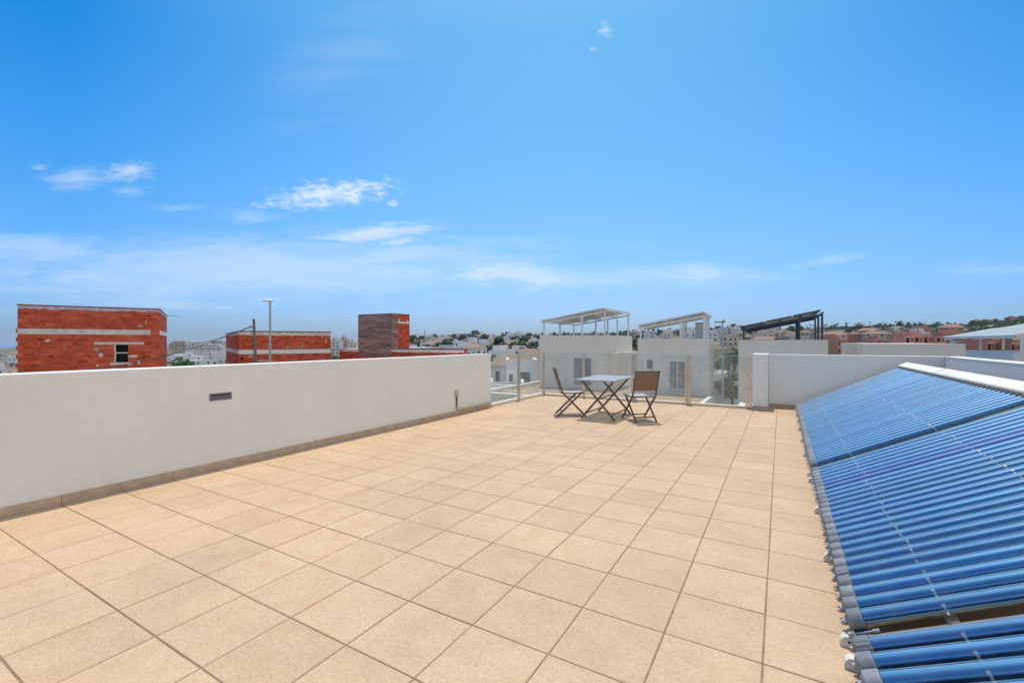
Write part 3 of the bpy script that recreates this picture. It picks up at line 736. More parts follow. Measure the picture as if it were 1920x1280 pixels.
def cable(a, b, sag, r, label):
    mb = MB(); pts = []
    for i in range(41):
        u = i/40; p = a.lerp(b, u); p.z -= sag*4*u*(1-u); pts.append(p)
    mb.tube(pts, r, M['cable'], 6); o = mb.build('overhead_cable'); tag(o, label, 'cable', 'overhead cables at the wooden pole')
cable(q, at(40, 16.0, .30), .50, .016, 'thick black overhead cable sagging from the wooden pole across the brick house')
cable(q+Vector((0, 0, -.05)), at(300, 60.0, 1.1), .55, .012, 'thinner overhead cable running from the wooden pole towards the far white apartments')

# ------------------------------------------------------------------ white neighbour towers with collector canopies
def window(par, x0, x1, z0, z1, y, glass='curtain', fr=.04):
    o = boxobj('window', (x0, y-.004, z0), (x1, y+.01, z1), M[glass], par)
    mb = MB()
    for a, b in (((x0-fr, y-.02, z0-fr), (x1+fr, y-.0, z0)), ((x0-fr, y-.02, z1), (x1+fr, y-.0, z1+fr)), ((x0-fr, y-.02, z0), (x0, y-.0, z1)), ((x1, y-.02, z0), (x1+fr, y-.0, z1))):
        mb.box(a, b, M['frame'])
    if glass == 'curtain': mb.box(((x0+x1)/2-.018, y-.02, z0), ((x0+x1)/2+.018, y-.005, z1), M['frame'])
    mb.build('frame', o); boxobj('sill', (x0-fr-.03, y-.07, z0-fr-.035), (x1+fr+.03, y-.001, z0-fr-.002), M['coping'], o); return o
def canopy(par, x0, x1, y0, y1, z0, z1, ztop, dark=False, posts=None, n=3):
    """posts stand on ztop; roof plane rises from z0 at x0 to z1 at x1"""
    mm = M['paneldark'] if dark else M['panelwhite']; pm = M['pvdark'] if dark else M['pv']
    zz = lambda x: z0+(z1-z0)*(x-x0)/(x1-x0)
    mb = MB()
    for y in (y0, (y0+y1)/2, y1): mb.bar((x0, y, z0-.05), (x1, y, z1-.05), .06, .065, mm)
    for k in range(5):
        x = x0+(x1-x0)*k/4; mb.bar((x, y0-.08, zz(x)+.0), (x, y1+.08, zz(x)+.0), .05, .05, mm)
    fr = mb.build('canopy_frame', par)
    xs_ = posts or [x0+.05, x0+(x1-x0)*.63, x1-.08]
    for x in xs_:
        for y in (y0, (y0+y1)/2, y1):
            if dark and x < x0+.2 and y > y0: continue
            mb = MB(); mb.bar((x, y, ztop), (x, y, zz(x)-.08), .062, .062, mm, (1, 0, 0)); mb.build('post', fr)
    w_ = (x1-x0)/n
    for k in range(n):
        xa = x0-.04+k*w_; xb = xa+w_-.03; li = .05+.012*(k % 3)
        mb = MB(); p = [(xa, y0-.12, zz(xa)+li), (xb, y0-.12, zz(xb)+li), (xb, y1+.12, zz(xb)+li), (xa, y1+.12, zz(xa)+li)]
        q_ = [(a, b, c+.045) for a, b, c in p]
        mb.face(p[::-1], mm); mb.face(q_, pm)
        for i in range(4): j = (i+1) % 4; mb.face([p[i], p[j], q_[j], q_[i]], mm)
        mb.build('solar_panel', fr)
Y0 = 18.5; FZ = -.65
# terrace slab under towers A and B
nb = thing('neighbour_terrace', 'lower tiled roof terrace just beyond the far glass railing, below the white towers', 'building')
mb = MB(); mb.box((-9.9, 13.4, -6.5), (-2.28, 20.05, FZ-.02), M['nblue']); mb.box((-9.9, 20.05, -6.5), (-5.2, 25.5, FZ-.02), M['nblue']); mb.build('wall', nb)
boxobj('floor_tiles', (-9.9, 13.4, FZ-.02), (-2.28, 20.05, FZ), M['floor2'], nb)
mb = MB(); mb.box((-9.9, 13.15, -6.5), (-2.28, 13.39, -.35), M['nwhite']); mb.box((-10.15, 13.15, -6.5), (-9.91, 25.5, -.5), M['nwhite']); mb.build('parapet', nb)
mb = MB(); mb.box((-2.275, 13.15, -6.5), (-2.15, 18.3, FZ+.06), M['nblue']); mb.build('edge_curb', nb)
ta = thing('stair_tower', 'left white stair tower with a curtained window and white collector canopy on top', 'building', group='white stair towers with solar canopies')
mb = MB(); mb.box((-9.39, Y0, FZ), (-6.27, 22.3, 1.67), M['nwhite']); mb.build('wall', ta)
mb = MB(); mb.box((-6.266, 18.9, FZ), (-5.95, 22.6, .92), M['nwhite']); mb.build('side_wall', ta)
window(ta, -7.72, -6.93, -.47, .68, Y0-.002)
canopy(ta, -9.30, -6.32, Y0+.15, 22.1, 2.27, 2.72, 1.67)
tb = thing('stair_tower', 'middle white stair tower with one tiny and one square window and white canopy on top', 'building', group='white stair towers with solar canopies')
mb = MB(); mb.box((-4.97, Y0, FZ), (-2.32, 20.0, 1.51), M['nwhite']); mb.build('wall', tb)
window(tb, -4.60, -4.37, .34, .66, Y0-.002, 'window', .01); window(tb, -3.73, -3.17, -.42, .62, Y0-.002, 'curtain', .02)
mb = MB(); mb.box((-2.9, 19.2, 1.51), (-2.6, 19.6, 2.15), M['galv']); mb.build('tank', tb)
canopy(tb, -4.93, -2.42, Y0+.12, 19.85, 1.98, 2.42, 1.51)
tc_ = thing('stair_tower', 'plain grey-white tower with a black steel collector canopy on top', 'building', group='white stair towers with solar canopies')
mb = MB(); mb.box((-1.33, Y0, -6.5), (1.36, 26.6, 1.455), M['nwhite']); mb.build('wall', tc_)
canopy(tc_, -1.22, 1.22, Y0+.1, 22.2, 1.86, 2.36, 1.455, True, [-1.16, .55, 1.20])
mb = MB(); mb.box((-1.25, 17.3, -6.5), (1.3, Y0-.004, -.75), M['nwhite']); mb.build('terrace', tc_)
td = thing('stair_tower', 'low plain white block without canopy, right of the black canopy tower', 'building')
mb = MB(); mb.box((2.29, Y0, -6.5), (4.72, 24.7, 1.33), M['nwhite']); mb.build('wall', td)
te = thing('stair_tower', 'white terrace block at the right edge carrying a broad pale solar canopy on white posts', 'building', group='white stair towers with solar canopies')
mb = MB(); mb.box((6.46, 20.9, -6.5), (12, 26.5, 1.04), M['nblue']); mb.build('wall', te)
canopy(te, 6.35, 9.6, 20.6, 27.5, 1.53, 2.20, 1.04, False, [6.55, 8.2, 9.5], 6)

# ------------------------------------------------------------------ terrain
def interp(x, tab):
    if x <= tab[0][0]: return tab[0][1]
    for (a, b), (c, d) in zip(tab[:-1], tab[1:]):
        if x <= c: u = (x-a)/(c-a); return b+(d-b)*u
    return tab[-1][1]
EA = [(0, -9), (620, -6), (700, -3), (780, 2), (900, 7), (1000, 8), (1200, 12), (1330, 19), (1370, 22), (1450, 21), (1560, 24), (1700, 27), (1800, 28), (1860, 34), (1920, 41), (2300, 46)]
def hz(x, y):
    X = x*CT + y*ST; D = -x*ST + y*CT
    Rr = math.hypot(X, D); a = math.atan2(X, max(D, 1e-6)) if D > 0 else math.copysign(PI/2, X)
    ac = max(-1.0, min(1.0, a)); px = 960+F*math.tan(ac); ca = math.cos(ac)
    zl = interp(Rr, [(0, -6.6), (50, -6.6), (130, -10), (500, -17), (1300, -22), (3600, -29), (4200, -36), (20000, -40)])
    rr = 760
    ze = EYE + interp(px, EA)*rr*ca/F
    zr = interp(Rr, [(0, -6.6), (50, -6.6), (130, -9.5), (260, -6.5+.10*(ze+6.5)), (500, -6+.62*(ze+6)), (rr, ze), (1500, ze-6), (4200, ze-40), (20000, -60)])
    w_ = min(1, max(0, (px-560)/230)); w_ = w_*w_*(3-2*w_)
    z = zl*(1-w_)+zr*w_
    if Rr > 90: z += noise.noise(Vector((x*.006, y*.006, 0)))*min(3, Rr*.006)*(1 if Rr < 3000 else 0)
    return z
def make_ground():
    rs = [0, 20, 35, 50, 65, 80, 95, 110, 130, 150, 175, 200, 230, 260, 300, 340, 390, 440, 500, 560, 620, 690, 760, 850, 950, 1100, 1300, 1600, 2000, 2600, 3600, 4200, 6000, 9000]
    na = 300; v = []; f = []
    for r in rs:
        for k in range(na):
            an = 2*PI*k/na; x = r*math.cos(an); y = r*math.sin(an); v.append((x, y, hz(x, y)))
    for i in range(len(rs)-1):
        for k in range(na):
            f.append((i*na+k, (i+1)*na+k, (i+1)*na+(k+1) % na, i*na+(k+1) % na))
    me = bpy.data.meshes.new('ground'); me.from_pydata(v, [], f); me.polygons.foreach_set('use_smooth', [True]*len(f))
    m, nt, b = nt_mat('dry_land')
    tc = N(nt, 'ShaderNodeTexCoord')
    n1 = N(nt, 'ShaderNodeTexNoise'); n1.inputs['Scale'].default_value = .012; n1.inputs['Detail'].default_value = 9; n1.inputs['Roughness'].default_value = .65
    L(nt, tc.outputs['Object'], n1.inputs['Vector'])
    n2 = N(nt, 'ShaderNodeTexNoise'); n2.inputs['Scale'].default_value = .12; n2.inputs['Detail'].default_value = 6
    L(nt, tc.outputs['Object'], n2.inputs['Vector'])
    f_ = math_n(nt, 'ADD', math_n(nt, 'MULTIPLY', n1.outputs['Fac'], .6), math_n(nt, 'MULTIPLY', n2.outputs['Fac'], .4))
    c = ramp(nt, f_, [(.38, (.045, .06, .022)), (.46, (.11, .095, .055)), (.54, (.24, .18, .115)), (.62, (.33, .26, .18))])
    L(nt, c, b.inputs['Base Color']); b.inputs['Roughness'].default_value = .95; b.inputs['Specular IOR Level'].default_value = .1
    me.materials.append(m); o = bpy.data.objects.new('ground', me); COL.objects.link(o); tag(o, kind='structure')
    me = bpy.data.meshes.new('sea'); n = 96
    me.from_pydata([(8900*math.cos(2*PI*k/n), 8900*math.sin(2*PI*k/n), -32) for k in range(n)], [], [tuple(range(n))])
    m, nt, b = nt_mat('sea_water'); b.inputs['Base Color'].default_value = (.02, .16, .40, 1); b.inputs['Roughness'].default_value = .35
    me.materials.append(m); o = bpy.data.objects.new('sea', me); COL.objects.link(o); tag(o, kind='structure')
make_ground()
# street seen between the towers
p0 = at(1330, 26); p1 = at(1362, 120)
def strip(name, a, b, w_, m, dz):
    d = (b-a); d.z = 0; d.normalize(); s = Vector((d.y, -d.x, 0))*w_/2; mb = MB(); n = 20
    for i in range(n):
        q0 = a.lerp(b, i/n); q1 = a.lerp(b, (i+1)/n)
        pts = [q0-s, q0+s, q1+s, q1-s]; mb.face([(p.x, p.y, max(hz(p.x, p.y), hz(q0.x, q0.y) if 0 else -99)+dz) for p in pts], m)
    o = mb.build(name); tag(o, kind='structure')
strip('road', at(1300, 22), at(1372, 118), 7, M['asphalt'], .05)
strip('pavement', at(1300, 22)+Vector((5, 0, 0)), at(1372, 118)+Vector((5, 0, 0)), 2.2, M['pave'], .14)

# ------------------------------------------------------------------ vegetation
def crown_mb(seed, rx, rz, z0, nclump, nleaf, ls, mat, mb=None, flat=0, off=(0, 0, 0)):
    r = random.Random(seed); mb = mb or MB()
    ox, oy, oz = off
    for c in range(nclump):
        a = r.uniform(0, 2*PI); u = r.uniform(-.8, 1); q = math.sqrt(max(0, 1-u*u))*r.uniform(.35, 1)
        cx, cy, cz = q*rx*math.cos(a)*.72, q*rx*math.sin(a)*.72, z0+rz*(u*.62)
        cr = rx*r.uniform(.26, .44)
        for l in range(nleaf):
            d = Vector((r.gauss(0, 1), r.gauss(0, 1), r.gauss(0, .8))).normalized()
            p = Vector((cx, cy, cz)) + Vector((d.x*cr, d.y*cr, d.z*cr*.75))*r.uniform(.6, 1.08)
            n = (d+Vector((r.uniform(-.7, .7), r.uniform(-.7, .7), r.uniform(-.2, .9)))).normalized()
            t1 = n.cross(Vector((r.uniform(-1, 1), r.uniform(-1, 1), r.uniform(-1, 1))))
            if t1.length < .05: continue
            t1.normalize(); t2 = n.cross(t1); s1 = ls*r.uniform(.6, 1.3); s2 = s1*r.uniform(.4, .9)
            p = p+Vector((ox, oy, oz))
            mb.face([p-t1*s1, p-t2*s2, p+t1*s1, p+t2*s2], mat)
    return mb
def tree_proto(kind, seed, nc, nl, ls):
    mat = M['leaf'] if kind == 'pine_tree' else M['leafl']
    cr = crown_mb(seed, 3.0, 2.4, 4.4, nc, nl, ls, mat)
    tr = MB(); tr.tube([(0, 0, -1), (.1, .05, 1.5), (0, .1, 3.6)], [.28, .2, .12], M['bark'], 7)
    r = random.Random(seed)
    for k in range(4):
        a = r.uniform(0, 6.28); tr.tube([(0, .05, 2.2), (math.cos(a)*1.5, math.sin(a)*1.5, 4.4)], [.1, .03], M['bark'], 5)
    return mk('crown', cr), mk('trunk', tr)
def palm_proto(seed, h=7.5, nf=34):
    r = random.Random(seed); mb = MB()
    for k in range(nf):
        a = 2*PI*k/nf*2.4+r.uniform(-.2, .2); el = r.uniform(-.5, 1.15); ln = r.uniform(2.1, 2.9)
        d = Vector((math.cos(a), math.sin(a), 0)); sd = Vector((-math.sin(a), math.cos(a), 0)); n = 7; pts = []
        for i in range(n+1):
            u = i/n; pts.append(Vector((0, 0, h)) + d*ln*u*math.cos(el*.7) + Vector((0, 0, ln*u*math.sin(el) - 1.5*u*u*(1.1-.3*el))))
        for i in range(n):
            w0 = .42*math.sin(PI*min(1, (i+.5)/n*.9+.1)); p, q_ = pts[i], pts[i+1]
            for s_ in (-1, 1):
                for j in range(2):
                    b0 = p.lerp(q_, j*.5); b1 = p.lerp(q_, j*.5+.28)
                    tip = b1 + sd*s_*w0 + (q_-p)*.5 + Vector((0, 0, -w0*.55))
                    mb.face([b0, b1, tip], M['palm'])
    tr = MB(); tr.tube([(0, 0, -.5), (.05, 0, h*.3), (0, 0.05, h*.7), (0, 0, h)], [.26, .2, .18, .24], M['bark'], 9)
    return mk('crown', mb), mk('trunk', tr)
far_protos = {'pine_tree': [tree_proto('pine_tree', s, 11, 16, .5) for s in (1, 2, 3, 4)],
              'leafy_tree': [tree_proto('leafy_tree', s, 11, 16, .5) for s in (11, 12, 13)]}
near_protos = {'pine_tree': [tree_proto('pine_tree', s, 16, 80, .24) for s in (21, 22)],
               'leafy_tree': [tree_proto('leafy_tree', s, 16, 80, .24) for s in (31, 32)]}
palms = [palm_proto(s) for s in (1, 2, 3)]
def put_tree(kind, px, D, sc, label, group=None, near=False, dz=0):
    p = at(px, D); z = hz(p.x, p.y)+dz
    cr, tr = rnd.choice(palms if kind == 'palm_tree' else (near_protos if near else far_protos)[kind])
    t = thing(kind, label, 'palm tree' if kind == 'palm_tree' else 'tree', (p.x, p.y, z), rnd.uniform(0, 6.28), group)
    t.scale = (sc*rnd.uniform(.9, 1.12), sc*rnd.uniform(.9, 1.12), sc*rnd.uniform(.85, 1.1))
    link('trunk', tr, t); link('crown', cr, t)
# near clumps seen over the left wall
for px, D in ((378, 105), (392, 120), (405, 96), (415, 130), (386, 150), (350, 130)): put_tree('leafy_tree', px, D, .75, 'dark green tree among the white houses between the two brick shells', 'trees between the brick shells')
for px, D, s, lab in ((340, 62, 1.15, 'rounded green tree just right of the big brick house, leftmost of the clump'),
                      (362, 66, .95, 'smaller dark tree at the right of the clump beside the big brick house'),
                      (326, 75, 1.0, 'dark tree touching the edge of the big brick house')):
    put_tree('leafy_tree', px, D, s, lab, near=True)
put_tree('leafy_tree', 22, 60, .85, 'green tree at the far left edge of the photo beside the big brick house', near=True)
put_tree('leafy_tree', 628, 90, 1.1, 'green tree in the gap between the low brick shell and the plank tower', near=True)
put_tree('leafy_tree', 980, 118, 1.0, 'wide bright green tree left of the first white stair tower', near=True)
put_tree('pine_tree', 912, 88, 1.1, 'dark tree just above the far end of the left parapet wall', near=True)
put_tree('pine_tree', 1190, 95, 1.2, 'dark tree in the slit between the two left stair towers', near=True)
for i, (px, D, s) in enumerate(((1346, 66, .80), (1356, 74, .92), (1366, 70, .88), (1377, 68, .9), (1386, 78, .95))):
    put_tree('palm_tree', px, D, s, ('palm tree in the row seen between the middle tower and the black canopy tower'), 'palms in the gap between the towers')
put_tree('leafy_tree', 1374, 50, .75, 'light green bush-like tree low in the gap below the palm row', near=True)
put_tree('palm_tree', 1839, 36, .75, 'bushy palm under the broad solar canopy at the right edge')
put_tree('leafy_tree', 1567, 75, .9, 'yellow green tree between the black canopy tower and the low white block', near=True)
# far trees, individuals
def region_label(px, R_):
    a = 'in the plain at the left' if px < 620 else ('in the hillside village left of the towers' if px < 1010 else ('on the hill behind the towers' if px < 1560 else 'on the slope at the right'))
    return a
cnt = 0
for i in range(298):
    if i < 120: px = rnd.uniform(770, 1950); Rr = rnd.uniform(640, 770)
    elif i < 210: px = rnd.uniform(760, 1900); Rr = rnd.uniform(170, 620)
    elif i < 245: px = rnd.uniform(0, 700); Rr = rnd.uniform(160, 600)
    else: px = rnd.uniform(750, 1010); Rr = rnd.uniform(180, 460)
    a = math.atan((px-960)/F); D = Rr*math.cos(a); s = rnd.uniform(.7, 1.35)*(1.35 if i >= 245 else 1)*((1.2 if px < 1400 else .8) if Rr > 600 else 1)
    k = 'pine_tree' if rnd.random() < .75 else 'leafy_tree'
    put_tree(k, px, D, s, ('distant dark pine ' if k == 'pine_tree' else 'distant light green tree ')+region_label(px, Rr), 'distant trees '+region_label(px, Rr), dz=-.6*s)
for i in range(46):
    px = rnd.uniform(1455, 1740) if i < 34 else rnd.uniform(1390, 1480); Rr = rnd.uniform(720, 790) if i < 34 else rnd.uniform(240, 300)
    a = math.atan((px-960)/F); put_tree('palm_tree', px, Rr*math.cos(a), rnd.uniform(.7, 1.0) if i < 34 else .75, 'tiny palm on the skyline of the right hill' if i < 34 else 'small palm in a row in front of the pale houses, under the black canopy', 'far palms on the right hill' if i < 34 else 'row of small palms under the black canopy')
# woodland and scrub: uncountable
mb = MB(); r = random.Random(5); nn = 0
while nn < 2600:
    px = r.uniform(740, 1980); Rr = r.uniform(220 if px < 1330 else 300, 800); a = math.atan((px-960)/F); p = at(px, Rr*math.cos(a))
    if noise.noise(Vector((p.x*.01, p.y*.01, 3))) + (.25 if Rr > 600 else -.02) + (.25 if px > 1400 and Rr > 380 else 0) + (.12 if px < 1020 else 0) < .02: continue
    z = hz(p.x, p.y); s = r.uniform(1.2, 2.9); nn += 1
    if px < 1330 and Rr < 640: s *= 1.25; z += 2.2
    crown_mb(nn, s, s*.8, s*.35, 4, 9, .55, M['leaf'], mb, off=(p.x, p.y, z))
for k in range(1900):          # continuous belt of trees along the skyline
    px = r.uniform(760, 1990); Rr = r.uniform(690, 790); a = math.atan((px-960)/F); p = at(px, Rr*math.cos(a)); z = hz(p.x, p.y); s = r.uniform(1.8, 3.4)*(1 if px < 1400 else .8)
    crown_mb(k+5000, s, s*.9, s*.45, 5, 10, .8, M['leaf'], mb, off=(p.x, p.y, z))
o = mb.build('woodland'); tag(o, 'dark green woodland and scrub covering the far hillside', 'woodland', kind='stuff')
mb = MB()
for k in range(520):
    px = r.uniform(-60, 720); Rr = r.uniform(170, 1500); a = math.atan((px-960)/F); p = at(px, Rr*math.cos(a)); z = hz(p.x, p.y); s = r.uniform(1.0, 2.6)
    crown_mb(k+9000, s, s*.7, s*.3, 3, 9, .6, M['leaf'], mb, off=(p.x, p.y, z))
o = mb.build('scrub'); tag(o, 'low dark scrub dotted over the plain at the left', 'scrub', kind='stuff')

# ------------------------------------------------------------------ houses
def house_mesh(seed, w_, d_, h_, wall, roof, flat, floors=2):
    r = random.Random(seed); mb = MB()
    mb.box((-w_/2, -d_/2, -4), (w_/2, d_/2, h_), wall)
    if flat:
        for a, b in (((-w_/2, -d_/2, h_), (w_/2, -d_/2+.25, h_+.7)), ((-w_/2, d_/2-.25, h_), (w_/2, d_/2, h_+.7)), ((-w_/2, -d_/2+.25, h_), (-w_/2+.25, d_/2-.25, h_+.7)), ((w_/2-.25, -d_/2+.25, h_), (w_/2, d_/2-.25, h_+.7))): mb.box(a, b, wall)
        mb.box((-w_/2+.3, -d_/2+.3, h_), (w_/2-.3, d_/2-.3, h_+.03), M['greyroof'])
        bw = w_*r.uniform(.3, .5); x0 = r.uniform(-w_/2+.3, w_/2-bw-.3)
        mb.box((x0, -d_*.2, h_+.03), (x0+bw, d_/2-.3, h_+2.3), wall)
        mb.box((x0+.3, -d_*.2-.03, h_+.5), (x0+.9, -d_*.2, h_+1.8), M['window'])
    else:
        e = .35; rh = d_*.2
        P = [Vector(p) for p in ((-w_/2-e, -d_/2-e, h_), (w_/2+e, -d_/2-e, h_), (w_/2+e, d_/2+e, h_), (-w_/2-e, d_/2+e, h_), (-w_/2+w_*.25*(seed % 2), 0, h_+rh), (w_/2-w_*.25*(seed % 2), 0, h_+rh))]
        for q_ in ((0, 1, 5, 4), (2, 3, 4, 5), (1, 2, 5), (3, 0, 4), (3, 2, 1, 0)): mb.face([P[i] for i in q_], roof)
        mb.box((w_*.15, -.4, h_), (w_*.15+.7, .3, h_+rh+.8), wall)
    for fl in range(floors):
        zb = .5+fl*2.8-.0 if h_ > 4 else .9
        if zb+1.3 > h_: continue
        n = max(2, int(w_/2.6))
        for k in range(n):
            x = -w_/2+w_*(k+.5)/n+r.uniform(-.25, .25); ww = r.choice((.45, .6, .9)); hh = r.choice((1.1, 1.4, 1.9))
            for sgn in (-1, 1):
                y = sgn*d_/2; y0, y1 = sorted((y, y+sgn*.03)); mb.box((x-ww, y0, zb+.4), (x+ww, y1, min(zb+.4+hh, h_-.15)), M['window'])
        for k in range(max(1, int(d_/3.2))):
            y = -d_/2+d_*(k+.5)/max(1, int(d_/3.2)); ww = r.choice((.4, .6))
            for sgn in (-1, 1):
                x = sgn*w_/2; x0_, x1_ = sorted((x, x+sgn*.03)); mb.box((x0_, y-ww, zb+.5), (x1_, y+ww, zb+1.6), M['window'])
    return mb
wh = [mk('house', house_mesh(s, rnd.uniform(6.5, 10), rnd.uniform(6, 8.5), h, M['hwhite'], M['terra'], fl)) for s, h, fl in ((1, 5.4, True), (2, 5.6, False), (3, 3.2, True), (4, 5.4, True), (15, 5.8, False), (6, 3.2, True), (14, 5.6, True), (16, 5.2, True))]
cm = [mk('house', house_mesh(s, rnd.uniform(9, 13), rnd.uniform(7, 10), h, M['hcream'], M['terra'], fl)) for s, h, fl in ((7, 5.4, False), (8, 5.6, True), (9, 5.6, False))]
def put_house(me, px, D, rz, label, group, sc=1, dz=0, name='village_house', cat='house'):
    p = at(px, D); o = bpy.data.objects.new(name, me); COL.objects.link(o)
    o.location = (p.x, p.y, hz(p.x, p.y)+dz); o.rotation_euler = (0, 0, rz); o.scale = (sc, sc, sc); tag(o, label, cat, group); return o
def scatter(n, px0, px1, R0, R1, mesh, label, group, minsep=13):
    placed = []; tries = 0
    while len(placed) < n and tries < n*60:
        tries += 1
        px = rnd.uniform(px0, px1); Rr = R0+(R1-R0)*rnd.random()**.85; a = math.atan((px-960)/F); D = Rr*math.cos(a); p = at(px, D)
        if any((p-q_).length < minsep for q_ in placed): continue
        placed.append(p); put_house(rnd.choice(mesh), px, D, rnd.choice((0, PI/2, PI))+rnd.uniform(-.25, .25)+.2, label, group, rnd.uniform(.85, 1.15))
scatter(105, 750, 1030, 150, 520, wh, 'small white village house on the hillside left of the towers', 'white village houses left of the towers', 10)
scatter(12, 760, 1030, 220, 500, cm, 'small cream house with tiled roof among the white hillside village', 'cream village houses left of the towers')
scatter(26, 1190, 1340, 340, 620, wh+cm[:1], 'small pale house on the built-up slope behind the middle tower canopy', 'pale houses behind the middle tower', 12)
scatter(16, 1330, 1560, 200, 420, cm, 'cream house with tiled roof seen beneath the black canopy', 'cream houses beneath the black canopy')
scatter(14, 1320, 1450, 450, 520, wh, 'white house in the bright row on the hill behind the street lamp', 'white houses behind the street lamp', 10)
scatter(20, 320, 430, 200, 420, wh, 'low white house in the plain between the two brick shells', 'white houses between the brick shells')
scatter(10, -20, 60, 250, 900, wh, 'tiny white house in the plain at the left edge', 'tiny houses at the left edge')
rm = [mk('house', house_mesh(s, rnd.uniform(8, 13), rnd.uniform(7, 10), h, M['hred'], M['terra'], fl)) for s, h, fl in ((21, 5.6, False), (22, 5.4, True), (23, 5.6, False))]
scatter(8, 1560, 1800, 310, 400, rm, 'small terracotta house on the slope above the low white block', 'terracotta houses on the right slope', 14)
scatter(8, 1560, 1800, 300, 440, wh+cm, 'small pale house on the slope above the low white block', 'pale houses on the right slope', 14)
# red apartment blocks (terraced facades with balconies)
def apartment(name, px, D, w_, d_, fl, wall, label, group, rz=None, ytop=620, roofm=None, cols=None):
    p = at(px, D); z = EYE+(640-ytop)/F*D-fl*3.0; t = thing(name, label, 'building', (p.x, p.y, z), TH if rz is None else rz, group)
    mb = MB(); fh = 3.0; n = cols or max(3, int(w_/3))
    for k in range(n):
        x0 = -w_/2+w_*k/n; x1 = -w_/2+w_*(k+1)/n; st = (k % 3)*.8; top = fl*fh-((.3 if wall == M['hred'] else 1.4) if k in (0, n-1) else 0)+(.4 if k % 3 == 1 else 0)
        mb.box((x0, -d_/2+st, -12), (x1-.003, d_/2, top), wall)
        if wall == M['hred']: mb.box((x0, -d_/2+st-.06, top-.3), (x1-.003, -d_/2+st-.003, top+.02), M['hcream'])
        mb.box((x0+.2, -d_/2+st+.3, top), (x1-.2, d_/2-.3, top+.05), roofm or M['greyroof'])
        if k % 3 == 1: mb.box((x0+w_/n*.2, -d_/2+2.5+st, top), (x1-w_/n*.3, d_/2-1, top+1.1), wall)
    mb.build('wall', t)
    for k in range(n):
        x0 = -w_/2+w_*k/n; x1 = -w_/2+w_*(k+1)/n; st = (k % 3)*.8; w1 = (x1-x0)
        for f_ in range(fl):
            zb = f_*fh
            if k in (0, n-1) and f_ == fl-1 and wall != M['hred']: continue
            boxobj('window', (x0+w1*.16, -d_/2+st-.02, zb+.35), (x0+w1*.46, -d_/2+st, zb+2.35), M['hole'], t)
            boxobj('window', (x0+w1*.62, -d_/2+st-.02, zb+1.0), (x0+w1*.82, -d_/2+st, zb+2.2), M['window'], t)
            if (k+f_) % 2 == 0: boxobj('balcony', (x0+w1*.08, -d_/2+st-1.2, zb+.0), (x0+w1*.55, -d_/2+st-.022, zb+.95), wall, t)
    return t
red = [(1563, 165, 5, 2, 634, 'terracotta red apartment block just right of the black canopy posts'), (1606, 300, 17, 3, 624, 'long salmon red apartment block with balconies above the low white block, left one'),
       (1668, 300, 15, 3, 623, 'long salmon red apartment block above the middle of the low white block'), (1640, 170, 8, 2, 637, 'low red house with tiled roof in front of the longer red blocks'),
       (1722, 180, 13, 2, 630, 'orange red house row with cream rims above the low white block, centre'), (1766, 190, 9, 2, 631, 'orange red house row left of the broad solar canopy'),
       (1750, 320, 18, 2, 624, 'red apartment block behind the orange rows'), (1693, 215, 8, 2, 629, 'brick red house between the salmon block and the orange row'),
       (1840, 90, 3.6, 2, 638, 'bright terracotta villa framed by the posts of the broad canopy'),
       (1872, 88, 3.4, 2, 639, 'terracotta villa at the right edge under the broad canopy')]
for px, D, w_, fl, yt, lab in red: apartment('apartment_block', px, D, w_, 9, fl, M['hred'], lab, 'red apartment buildings on the right', TH+rnd.uniform(-.3, .3), yt, M['terra'] if fl == 2 else None)
for px, D, w_, yt, lab in ((1822, 95, 3.5, 652, 'white terraced house seen through the first gap of the broad canopy'), (1890, 98, 4, 650, 'white terraced house seen through the right gap of the broad canopy'), (1914, 90, 3, 647, 'white terraced house at the right photo edge under the canopy')):
    apartment('apartment_block', px, D, w_, 9, 2, M['hwhite'], lab, 'white terraced houses at the right', TH+.1, yt)
apartment('apartment_block', 1848, 640, 29, 12, 2, M['hred'], 'long brown apartment block on the skyline at the right', None, TH-.4, 600)
apartment('apartment_block', 1908, 620, 22, 12, 3, M['hred'], 'brown apartment block highest on the hill at the right edge', None, TH-.4, 594)
for px, D, w_, fl, yt, lab, m in ((338, 640, 22, 4, 640, 'cream apartment block on the horizon nearest the big brick house', 'hcream'), (373, 600, 26, 3, 641, 'long white apartment block on the horizon left of the low brick shell', 'hwhite'), (408, 660, 22, 3, 640, 'pale apartment block touching the low brick shell', 'hcream'),
                              (395, 520, 30, 2, 646, 'low white arcade block below the horizon blocks', 'hwhite'),
                              (630, 420, 9, 6, 634, 'grey-white apartment tower right of the low brick shell', 'hwhite'), (645, 440, 8, 6, 632, 'pale apartment tower left of the plank clad tower', 'hcream'), (663, 450, 8, 6, 636, 'pale tower block touching the plank clad tower', 'hwhite')):
    apartment('apartment_block', px, D, w_, 12, fl, M[m], lab, 'pale apartment blocks on the left horizon', TH+rnd.uniform(-.1, .2), yt)
